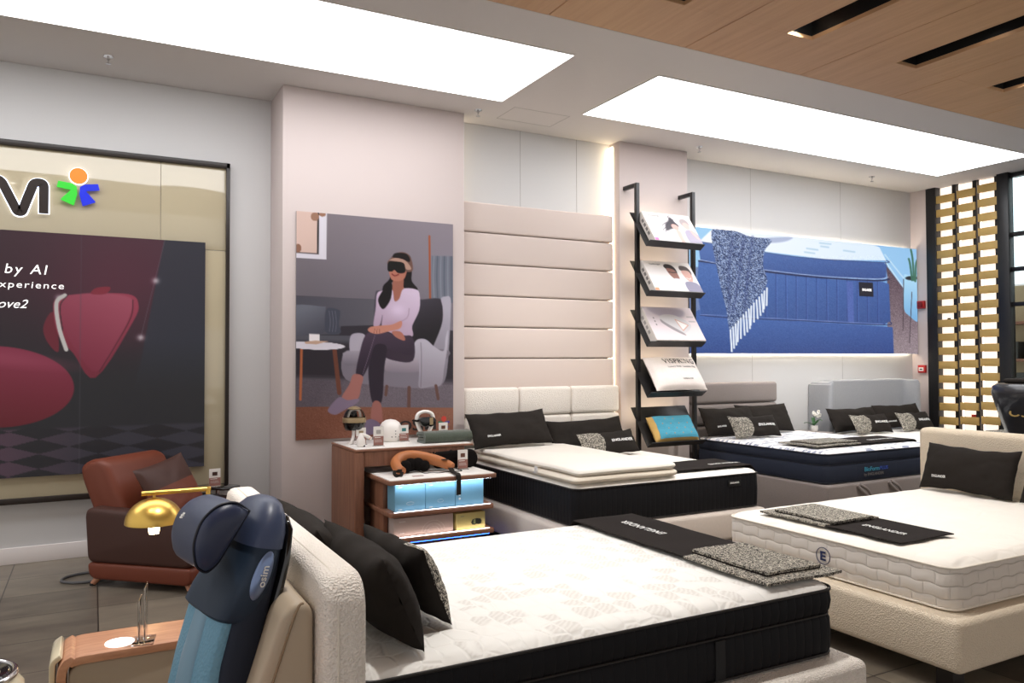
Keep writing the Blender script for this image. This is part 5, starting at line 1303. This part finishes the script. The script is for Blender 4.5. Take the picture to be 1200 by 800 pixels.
# bagged pillow on the fourth tray
def tray_cushion(name, lab, cat, z, w, h_, th, m, x0=.065, sx=2.6, a_off=.004):
    o_ = tray_frame(z) + Vector((x0, 0, 0)) + bd * a_off + ld_ * .002; o_ = o_ + ld_ * (.008 if th < .15 else .014); t = thing(name, lab, cat, o_)
    nu, nv = 30, 22; V = []; F = []
    def sp(u, v, s):
        T = th / 2 * max(0, 1 - abs(u) ** sx) ** .45 * max(0, 1 - abs(v) ** sx) ** .45
        T *= 1 + .12 * noise.noise(Vector((u * 3, v * 3, s)))
        return Vector((w / 2 * (1 + u * (1 - .04 * (1 - v * v))), 0, 0)) + bd * (h_ / 2 * (1 + v * (1 - .04 * (1 - u * u)))) + ld_ * (th / 2 + s * T)
    for s in (-1, 1):
        for j in range(nv + 1):
            for i in range(nu + 1): V.append(sp(-1 + 2 * i / nu, -1 + 2 * j / nv, s))
    n1 = (nu + 1) * (nv + 1)
    for s in (0, 1):
        for j in range(nv):
            for i in range(nu):
                a = s * n1 + j * (nu + 1) + i; q = (a, a + 1, a + nu + 2, a + nu + 1); F.append(q if s else q[::-1])
    return t, V, F, sp
t, V, F, sp = tray_cushion('bagged_pillow', 'white pillow in a printed cotton bag on the fourth rack tray', 'pillow', 1.215, .69, .43, .17, None)
raw('cotton_bag', V, F, mat('ivory cotton bag', (240, 230, 224), .8, bump=(40, .4, .006, 'noise')), t)
on = lambda cu, cv, W_, H_: (lambda x, y, d: sp(max(-1, min(1, cu + x / (W_ / 2))), max(-1, min(1, cv + y / (H_ / 2))), 1) + ld_ * (.002 + d))
lettering('VISPRING', .44, .07, INKB, t, on(.16, .55, .69, .42), spacing=1.1); lettering('Luxury Beds · London 1901', .42, .028, INKG, t, on(.20, .18, .73, .42)); lettering('VISPRING.COM', .15, .016, INKG, t, on(.22, -.55, .73, .42))
t, V, F, sp = tray_cushion('latex_pillow', 'turquoise contour pillow with yellow side band on the lowest visible rack tray', 'pillow', .70, .58, .30, .13, None, .07, 6, .004)
nV = len(V); o = raw('yellow_border', [v - ld_ * .004 for v in V], F, mat('mustard fabric', (206, 168, 98), .8, bump=(200, .4, .003, 'noise')), t)
AQ = mat('turquoise knit', (74, 158, 184), .8, bump=(110, .7, .006, 'voro'), var=.1, var_scale=60)
V2, F2 = [], []; nu2, nv2 = 28, 16
for j in range(nv2 + 1):
    for i in range(nu2 + 1): V2.append(sp((-1 + 2 * i / nu2) * .90 + .03, (-1 + 2 * j / nv2) * .92, 1) + ld_ * .001)
for j in range(nv2):
    for i in range(nu2): a = j * (nu2 + 1) + i; F2.append((a, a + 1, a + nu2 + 2, a + nu2 + 1))
raw('turquoise_top', V2, F2, AQ, t)
TUF = mat('tan tuft', (170, 140, 100), .8)
for q in range(14):
    u_, v_ = (-.6 + .4 * (q % 4) + .2 * ((q // 4) % 2), -.6 + .4 * (q // 4)); c = sp(u_, v_, 1) + ld_ * .0015
    raw('tuft', [c + Vector((.010, 0, 0)), c + bd * .010, c - Vector((.010, 0, 0)), c - bd * .010, c + ld_ * .002], [(0, 1, 4), (1, 2, 4), (2, 3, 4), (3, 0, 4)], TUF, t, False)

# ------------------------------------------------------------------ rust armchair at the wall
AC = thing('armchair', 'rust and dark brown leather armchair by the beige glass panel', 'armchair', (.575, 6.40, 0), R(48))
def side_prism(nm, ol, x0, w, m, par, bev=.012, label=None):
    """ol in (y, z), extruded along x from x0"""
    return prism(nm, ol, m, par, w, lambda y, z, d: (x0 + d, y, z), bev, label)
arm_up = rounded_corner([(0, .17), (.43, .17), (.455, .50), (.44, .545), (.40, .56), (-.36, .52), (-.43, .49), (-.435, .45), (-.42, .17), (0, .17)], .06)[:-1]
arm_lo = rounded_corner([(0, .172), (.43, .172), (.42, .09), (.38, .055), (-.38, .05), (-.42, .08), (-.42, .172), (0, .172)], .04)[:-1]
for x0 in (-.43, .29):
    side_prism('arm', arm_up, x0, .14, RUSTD, AC, .03); side_prism('arm_base', arm_lo, x0 + .002, .136, RUST, AC, .02)
side_prism('backrest', rounded_corner([(.12, .40), (.32, .78), (.36, .86), (.43, .895), (.53, .88), (.60, .83), (.585, .74), (.43, .40), (.42, .20), (.15, .20), (.12, .40)], .05)[:-1], -.33, .66, RUST, AC, .05)
box('seat_cushion', RUST, AC, -.285, .285, -.42, .20, .26, .42, .045, 5)
box('front_apron', RUST, AC, -.285, .285, -.40, .1, .07, .26, .02, 3)
box('back_shell', RUST, AC, -.29, .29, .10, .425, .07, .3, .02, 3)
FOOTW = mat('pale wood foot', (190, 134, 104), .4)
for X, Y in ((-.36, .36), (.36, .36), (-.36, -.34), (.36, -.34)):
    tube('leg', [(X, Y, .08), (X * 1.08, Y + .05 * (1 if Y > 0 else -1), .012)], [.026, .019], FOOTW, AC, 12)
    tube('foot_cap', [(X * 1.08, Y + .05 * (1 if Y > 0 else -1), .016), (X * 1.085, Y + .052 * (1 if Y > 0 else -1), .0)], .02, BLACKM, AC, 12)
for X in (-.22, .2): lathe('castor', [(0, 0), (.02, 0), (.026, .012), (.02, .03), (0, .03)], BLACKM, AC, 14, (X, -.25, .0))
TR = loft_rr('arm_tray', .20, .34, .07, [(0, .004), (.004, 0), (.014, 0), (.018, .004)], GLOSSB, AC); TR.location = (.40, -.06, .585)
tube('tray_post', [(.40, -.06, .50), (.40, -.06, .588)], .016, CHROME, AC, 12)
# loose cushion on it
def square_cushion(par_loc, rz, tilt, label):
    t = thing('cushion', label, 'cushion', par_loc, rz); t.rotation_euler = (-tilt, R(-8), rz)
    nu = nv = 26
    def sf_(u, v, s):
        T = .065 * max(0, 1 - abs(u) ** 2.6) ** .5 * max(0, 1 - abs(v) ** 2.6) ** .5 + .008 * noise.noise(Vector((u * 3, v * 3, s))) * (1 - u ** 4) * (1 - v ** 4)
        return Vector((.27 * u * (1 - .06 * (1 - v * v)), s * T, .235 + .235 * v * (1 - .06 * (1 - u * u))))
    def part(nm, j0, j1, m, sides=(-1, 1)):
        V = []; F = []
        for s in sides:
            b = len(V)
            for j in range(j0, j1 + 1):
                for i in range(nu + 1): V.append(sf_(-1 + 2 * i / nu, -1 + 2 * j / nv, s))
            for j in range(j1 - j0):
                for i in range(nu): a = b + j * (nu + 1) + i; q = (a, a + 1, a + nu + 2, a + nu + 1); F.append(q if s < 0 else q[::-1])
        raw(nm, V, F, m, t)
    part('cover', 0, 15, RUST); part('dark_band', 15, nv, RUSTD)
square_cushion((.575 + .05, 6.40 - .05, .435), R(48), R(26), 'square rust and dark brown cushion leaning in the armchair')
card(.86, 6.62, .604, R(10), 'white price card on the black tray of the rust armchair', h=.10, icon=RUSTD)
# coiled cable on the floor behind it
tag(tube('power_cable', smooth_path([(.16, 6.62, .03), (.08, 6.72, .012), (-.06, 6.74, .010), (-.16, 6.68, .010), (-.19, 6.58, .010), (-.12, 6.49, .010), (.0, 6.46, .010), (.10, 6.47, .012), (.15, 6.52, .02)], 8), .010, mat('grey braided cable', (92, 92, 94), .5, bump=(150, 1, .004, 'noise')), None, 8), 'grey coiled power cable on the tiles behind the rust armchair', 'cable')

# ------------------------------------------------------------------ brass lamp
L0 = thing('floor_lamp', 'brass lamp with a domed shade hanging from a straight arm, glowing bulb', 'lamp', (.50, 4.08, 0)); DZ = .85
lathe('base', [(0, 0), (.13, 0), (.13, .012), (.125, .018), (0, .02)], BRASS, L0, 40)
tube('pole', [(0, 0, .018), (0, 0, DZ + .139)], .011, BRASS, L0, 14)
ax_ = -.30
tube('arm', [(.011, 0, DZ + .128), (-.295, 0, DZ + .128)], .011, BRASS, L0, 14)
tube('shade_stem', [(-.24, 0, DZ + .128), (-.24, 0, DZ + .105)], .007, BRASS, L0, 10)
pf = [(.008, .112)] + [(.128 * math.sin(a), .115 * math.cos(a) - .005) for a in np.linspace(.1, PI / 2, 14)]
pf_in = [(r_ - .004, z_ - .003) for r_, z_ in pf[::-1]]
lathe('lamp_shade', [(r_, z_) for r_, z_ in pf] + [(max(.002, r_), z_) for r_, z_ in pf_in], BRASS, L0, 48, (-.24, 0, DZ - .005), closed=True)
lathe('bulb', [(0, -.06), (.022, -.058), (.026, -.02), (.022, .02), (.014, .03), (0, .03)], mat('bulb', (255, 236, 200), .4, emit=22, emit_rgb=(255, 222, 170)), L0, 20, (-.24, 0, DZ - .005))
lathe('bulb_socket', [(.016, .03), (.018, .09), (0, .09)], BRASS, L0, 16, (-.24, 0, DZ - .005))

# ------------------------------------------------------------------ beige recliner with wooden armrests
BEI = mat('beige leather', (186, 170, 148), .5, bump=(170, .12, .001, 'noise')); BEIL = mat('pale beige fabric side', (172, 158, 140), .8, bump=(300, .3, .001, 'noise')); CREAMP = mat('cream gloss shell', (226, 214, 184), .2, coat=.5)
RC = thing('recliner', 'beige leather recliner with wide rounded wooden armrest, beside the nearest headboard', 'recliner', (.15, 2.62, 0), 0)
def rc(x, y): return x - .15, y - 2.62
back_ol = rounded_corner([(.412, .10), (.412, .88), (.395, .912), (.355, .918), (.322, .89), (.215, .60), (.13, .40), (.13, .10), (.412, .10)], .03)[:-1]
def xprism(nm, ol, y0, w, m, par, bev=.01, label=None): return prism(nm, ol, m, par, w, lambda x, z, d: (x, y0 + d, z), bev, label)
xprism('backrest', back_ol, -.375, .75, BEI, RC, .022)
seam = smooth_path([(.38, -.377, .916), (.36, -.378, .895), (.31, -.378, .75), (.26, -.378, .60), (.23, -.378, .45)], 6); tube('piping', seam, .0035, mat('tan piping', (146, 124, 98), .6), RC, 6)
box('seat', BEI, RC, -.28, .20, -.34, .34, .22, .42, .05, 5); box('seat_base', BEIL, RC, -.24, .38, -.36, .36, .04, .24, .02, 3)
for s, y0 in ((1, .375), (-1, -.615)):
    band = rounded_corner([(.27, .62), (-.235, .62), (-.235, .10)], .07, 10)
    xprism('wood_armrest', ribbon([(x, z - .014) if i == 0 or z > .61 else (x, z) for i, (x, z) in enumerate(band)], .028), y0 + .0, .24, WOODA, RC, .003)
    xprism('arm_body', rounded_corner([(0, .59), (.26, .59), (.30, .10), (-.215, .10), (-.215, .59), (0, .59)], .05)[:-1], y0 + .012, .21, BEIL, RC, .006)
    sh_ = rounded_corner([(-.236, .618), (-.262, .60), (-.266, .10)], .04, 8)
    xprism('shell_trim', ribbon(sh_, .018), y0 + .03, .215, CREAMP, RC, .004)
lathe('charging_disc', [(0, 0), (.047, 0), (.047, .003), (.044, .004), (0, .004)], mat('glowing white disc', (255, 255, 255), .4, emit=1.6), RC, 36, (-.06, .45, .6205))
hs = thing('sign_holder', 'clear acrylic upright sign holder standing on the wooden armrest', 'sign holder', (.165, 3.05, .6215), R(80))
ACR = mat('clear acrylic sheet', (250, 252, 252), .02, trans=1, ior=1.12)
box('foot_plate', ACR, hs, -.05, .05, -.035, .035, 0, .003, .001); box('sheet', ACR, hs, -.05, .05, -.006, -.003, .003, .19, .001); box('sheet', ACR, hs, -.05, .05, .012, .015, .003, .15, .001)

# blue massage seat topper strapped over its back
NV = mat('navy leather', (60, 70, 96), .4, bump=(160, .12, .001, 'noise')); NVD = mat('dark navy cloth', (24, 34, 52), .7, bump=(300, .3, .001, 'noise')); TEALD = mat('deep teal cloth', (28, 46, 66), .6)
CY = mat('cyan mesh cloth', (108, 158, 184), .55, bump=(105, .8, .003, 'voro'), var=.1, var_scale=90); CYS = mat('smooth cyan cloth', (122, 158, 180), .4)
MS = thing('massage_seat_cover', 'navy and cyan massage seat cover with big headrest pillow over the recliner back', 'massage seat', (.272, 2.50, .41), R(-78))
LEAN = R(12)
def ms(x, y, z):
    """x lateral, y = backwards, z up along the leaning back"""
    bend = .05 * ((z - .35) / .4) ** 2
    return (x, y * math.cos(LEAN) + z * math.sin(LEAN) - .05 + bend * .4, z * math.cos(LEAN) - y * math.sin(LEAN))
def ms_loft(nm, rows, m, par, n=28, cap=True):
    """rows: (z, half width, y front, y back, squareness)"""
    V = []; F = []
    for z, hw, yf, yb, sq in rows:
        for k in range(n):
            a = 2 * PI * k / n; c, s = math.cos(a), math.sin(a)
            x = math.copysign(abs(c) ** sq, c) * hw; y = (yf + yb) / 2 + math.copysign(abs(s) ** sq, s) * (yb - yf) / 2
            V.append(ms(x, y, z))
    for j in range(len(rows) - 1):
        for k in range(n): F.append((j * n + k, j * n + (k + 1) % n, (j + 1) * n + (k + 1) % n, (j + 1) * n + k))
    if cap: F.append(tuple(range(n))[::-1]); F.append(tuple((len(rows) - 1) * n + k for k in range(n)))
    return raw(nm, V, F, m, par, True, sharp=50)
ms_loft('back_body', [(-.02, .165, .0, .10, .5), (.15, .17, -.01, .11, .5), (.34, .17, -.01, .12, .5), (.50, .165, .0, .125, .55), (.60, .155, .01, .13, .6), (.68, .14, .02, .13, .7), (.74, .11, .035, .12, .8), (.775, .07, .05, .10, .9)], NVD, MS)
ms_loft('mesh_panel', [(-.02, .155, -.035, .03, .45), (.15, .158, -.04, .03, .45), (.32, .150, -.035, .03, .5), (.46, .145, -.026, .03, .5), (.53, .135, -.006, .03, .5), (.56, .12, .02, .04, .5)], CY, MS)
ms_loft('centre_ridge', [(-.02, .06, -.05, .0, .9), (.15, .06, -.056, .0, .9), (.32, .055, -.05, .0, .9), (.46, .05, -.036, .0, .9), (.54, .045, -.010, .02, .9)], CYS, MS)
ms_loft('side_wing', [(.452, .155, -.034, .09, .5), (.462, .164, -.044, .09, .5), (.51, .169, -.032, .10, .55), (.57, .170, -.008, .115, .6), (.67, .160, .005, .12, .65), (.74, .13, .03, .115, .8), (.77, .09, .045, .10, .9)], TEALD, MS)
ms_loft('rear_shell', [(.36, .150, .10, .145, .6), (.5, .165, .105, .15, .6), (.64, .155, .11, .15, .65), (.72, .13, .11, .145, .7), (.755, .09, .11, .135, .8)], GLOSSB, MS)
ms_loft('leather_cap', [(.665, .164, .0, .128, .65), (.71, .152, .004, .13, .7), (.755, .125, .02, .125, .75), (.785, .09, .035, .115, .85), (.80, .045, .055, .10, 1)], NV, MS)
# seat pad
box('seat_pad', NVD, MS, -.21, .21, -.42, .0, -.015, .05, .03, 4)
# speaker badge at the side
V = []; F = []
for j in range(5):
    rr = math.cos(j / 4 * PI / 2); 
    for k in range(28): a = 2 * PI * k / 28; V.append(ms(.168 + .012 * math.sin(j / 4 * PI / 2), .055 + .026 * rr * math.cos(a) + .008 * math.sin(a), .59 + .070 * rr * math.sin(a)))
for j in range(4):
    for k in range(28): F.append((j * 28 + k, j * 28 + (k + 1) % 28, (j + 1) * 28 + (k + 1) % 28, (j + 1) * 28 + k))
raw('side_badge', V, F, mat('brushed blue metal', (122, 140, 176), .3, metal=.6), MS)
lettering('osim', .06, .020, INK, MS, lambda x, y, d: ms(.1812 + d, .055 - y, .59 + x), bold=.01)
# headrest pillow
D_ol = rounded_corner([(0, .0), (-.045, .035), (-.10, .03), (-.15, -.01), (-.175, -.08), (-.165, -.15), (-.135, -.175), (-.10, -.15), (0, .0)], .03, 4)[:-1]
hp0 = (0.0, -.045, 1.0)
def hp(y, z, d): return (-.165 + d, y - .005 + .115, z + .71)
cen = (sum(a for a, _ in D_ol) / len(D_ol), sum(b for _, b in D_ol) / len(D_ol))
V = []; F = []; n = len(D_ol); D_ol = [(a * .93, b * .93) for a, b in D_ol]; XS = [(-.10, .80), (-.09, .93), (-.07, .99), (0, 1.01), (.10, .99), (.120, .96)]
for x, k in XS:
    for a, b in D_ol: V.append((x, cen[0] + (a - cen[0]) * k + .115, cen[1] + (b - cen[1]) * k + .75))
for j in range(len(XS) - 1):
    for i in range(n): F.append((j * n + i, j * n + (i + 1) % n, (j + 1) * n + (i + 1) % n, (j + 1) * n + i))
F.append(tuple(range(n))[::-1]); F.append(tuple((len(XS) - 1) * n + i for i in range(n)))
HPW = raw('headrest_pillow', V, F, NV, MS, True, sharp=50)
V = []; F = []
for x, k in ((.120, .97), (.13, .93), (.142, .80), (.150, .55), (.153, .2)):
    for a, b in D_ol: V.append((x, cen[0] + (a - cen[0]) * k + .115, cen[1] + (b - cen[1]) * k + .75))
for j in range(4):
    for i in range(n): F.append((j * n + i, j * n + (i + 1) % n, (j + 1) * n + (i + 1) % n, (j + 1) * n + i))
F.append(tuple(4 * n + i for i in range(n)))
raw('pillow_end_cap', V, F, mat('navy leather end', (46, 54, 80), .4), MS, True)
tube('pillow_piping', [(.121, cen[0] + (a - cen[0]) * 1.0 + .115, cen[1] + (b - cen[1]) * 1.0 + .75) for a, b in D_ol], .004, mat('navy piping dark', (16, 20, 34), .5), MS, 6, True)
emblem(MS, .03, .0, .024, lambda x, z, d: (x, -.046 + .6 * z - .85 * d, .742 + .8 * z + .5 * d), (INK, INK, INK), .004)

# chrome rimmed round massager at the very corner
KN = thing('round_foot_massager', 'gloss black round machine with a cream rim, cut by the picture corner beside the recliner', 'massager', (-.33, 2.72, 0)); KN.scale = (1, 1, 1.07)
lathe('body', [(0, 0), (.14, 0), (.15, .02), (.155, .45), (.165, .56), (.16, .62), (.135, .65)], CREAMP, KN, 48)
lathe('black_bowl', [(.135, .645), (.12, .66), (.10, .655), (.07, .60), (0, .585)], GLOSSB, KN, 48); tube('chrome_rim', [(.137 * math.cos(a), .137 * math.sin(a), .652) for a in np.linspace(0, 2 * PI, 48, endpoint=False)], .009, CHROME, KN, 10, True)

# black massage chair at the far side, cut by the picture edge
BKC = thing('massage_chair', 'black massage chair with gold lettering behind the cream headboard, cut by the picture edge', 'massage chair', (8.6, 4.35, 0), R(8))
GB = mat('satin black shell', (34, 34, 38), .3, coat=.3)
V = []; F = []; n = 40
for z, hx, hy, ox_ in ((.0, .30, .26, .1), (.3, .34, .30, .08), (.6, .40, .36, .05), (.9, .46, .43, .0), (1.1, .50, .48, -.02), (1.25, .52, .52, -.03), (1.32, .51, .51, -.03), (1.35, .47, .47, -.03)):
    for k in range(n):
        a = 2 * PI * k / n; c, s = math.cos(a), math.sin(a); V.append((ox_ + math.copysign(abs(c) ** .55, c) * hx, math.copysign(abs(s) ** .55, s) * hy, z))
for j in range(7):
    for k in range(n): F.append((j * n + k, j * n + (k + 1) % n, (j + 1) * n + (k + 1) % n, (j + 1) * n + k))
F.append(tuple(range(n))[::-1]); F.append(tuple(7 * n + k for k in range(n)))
raw('shell', V, F, GB, BKC, True, sharp=50)
box('head_pad', BLKF, BKC, -.40, .36, -.36, .36, 1.352, 1.40, .02, 3)
lettering('OSIM', .30, .07, mat('gold lettering', (206, 176, 110), .3, metal=.8), BKC, lambda x, y, d: (-.495 - d, .12 - x, 1.06 + y), bold=.02, depth=.004)

# pieces of a part hang under that part
bpy.context.view_layer.update()
def stem_(o): return o.name.split('.')[0]
def sub(child, parent, pair=False):
    for t in [o for o in bpy.data.objects if o.parent is None]:
        ch = sorted([o for o in t.children if stem_(o) == child], key=lambda o: o.name); pa = sorted([o for o in t.children if stem_(o) == parent], key=lambda o: o.name)
        if not pa: continue
        for i, c in enumerate(ch):
            if pair and len(pa) == len(ch): q = pa[i]
            else: q = pa[0]
            c.parent = q; c.matrix_parent_inverse = q.matrix_local.inverted()
for a, b, pr2 in (('lettering', 'cover', 0), ('lettering', 'black_band', 0), ('folded_backing', 'tweed_end', 0), ('folded_flap', 'tweed_end', 0), ('light_strip', 'tray', 1), ('foot_cap', 'leg', 1), ('handle_strap', 'side_border', 0),
                  ('lettering', 'maker_tag', 0), ('emblem_ring', 'side_border', 0), ('emblem_rule', 'side_border', 0), ('lettering', 'side_border', 0), ('lettering', 'cotton_bag', 0), ('lettering', 'side_badge', 0), ('tray_post', 'arm_tray', 0),
                  ('pillow_end_cap', 'headrest_pillow', 0), ('pillow_piping', 'headrest_pillow', 0), ('bulb_socket', 'lamp_shade', 0), ('card_print', 'card', 0), ('card_text', 'card', 0), ('card_picture', 'card', 0), ('lettering', 'picture', 0),
                  ('lettering', 'print', 0), ('printed_lid', 'carton', 0), ('side_mark', 'carton', 0), ('round_icon', 'carton', 0), ('arc_line', 'carton', 0), ('line_drawing', 'carton', 0), ('lettering', 'carton', 0), ('printed_plate', 'printed_goggle', 0),
                  ('turquoise_top', 'yellow_border', 0), ('tuft', 'yellow_border', 0), ('neck_ring', 'neck', 0), ('goggle_plate', 'goggle_body', 0), ('control_pad', 'collar', 0), ('piping', 'side_border', 0), ('press_panel', 'housing', 0), ('lens', 'housing', 0),
                  ('touch_icon', 'dome_body', 0), ('pull_loop', 'base_box', 0), ('headboard_seam', 'headboard', 0), ('white_inlay', 'table_top', 0), ('trim_frame', 'diffuser', 0)):
    sub(a, b, bool(pr2))

# ------------------------------------------------------------------ camera, light, view
cam = bpy.data.cameras.new('camera'); co = bpy.data.objects.new('camera', cam); COL.objects.link(co); SC.camera = co
yaw, pit, roll = R(28.19), R(1.386), R(-.183)
Fv = Vector((math.sin(yaw) * math.cos(pit), math.cos(yaw) * math.cos(pit), math.sin(pit))); Rv = Vector((math.cos(yaw), -math.sin(yaw), 0)); Uv = Rv.cross(Fv)
Rr = Rv * math.cos(roll) + Uv * math.sin(roll); Ur = Uv * math.cos(roll) - Rv * math.sin(roll)
M = Matrix.Identity(4)
for i in range(3): M[i][0], M[i][1], M[i][2] = Rr[i], Ur[i], -Fv[i]
M.translation = (0, 0, 1.6); co.matrix_world = M
cam.sensor_width = 36; cam.lens = 36 * 915.26 / 1200; cam.clip_start = .05; cam.clip_end = 100
w = bpy.data.worlds.new('world'); SC.world = w; w.use_nodes = True
w.node_tree.nodes['Background'].inputs[0].default_value = (1.0, .96, .94, 1); w.node_tree.nodes['Background'].inputs[1].default_value = .8
SC.view_settings.view_transform = 'Standard'; SC.view_settings.look = 'None'; SC.view_settings.exposure = 0; SC.view_settings.gamma = 1
SC.view_settings.use_curve_mapping = False
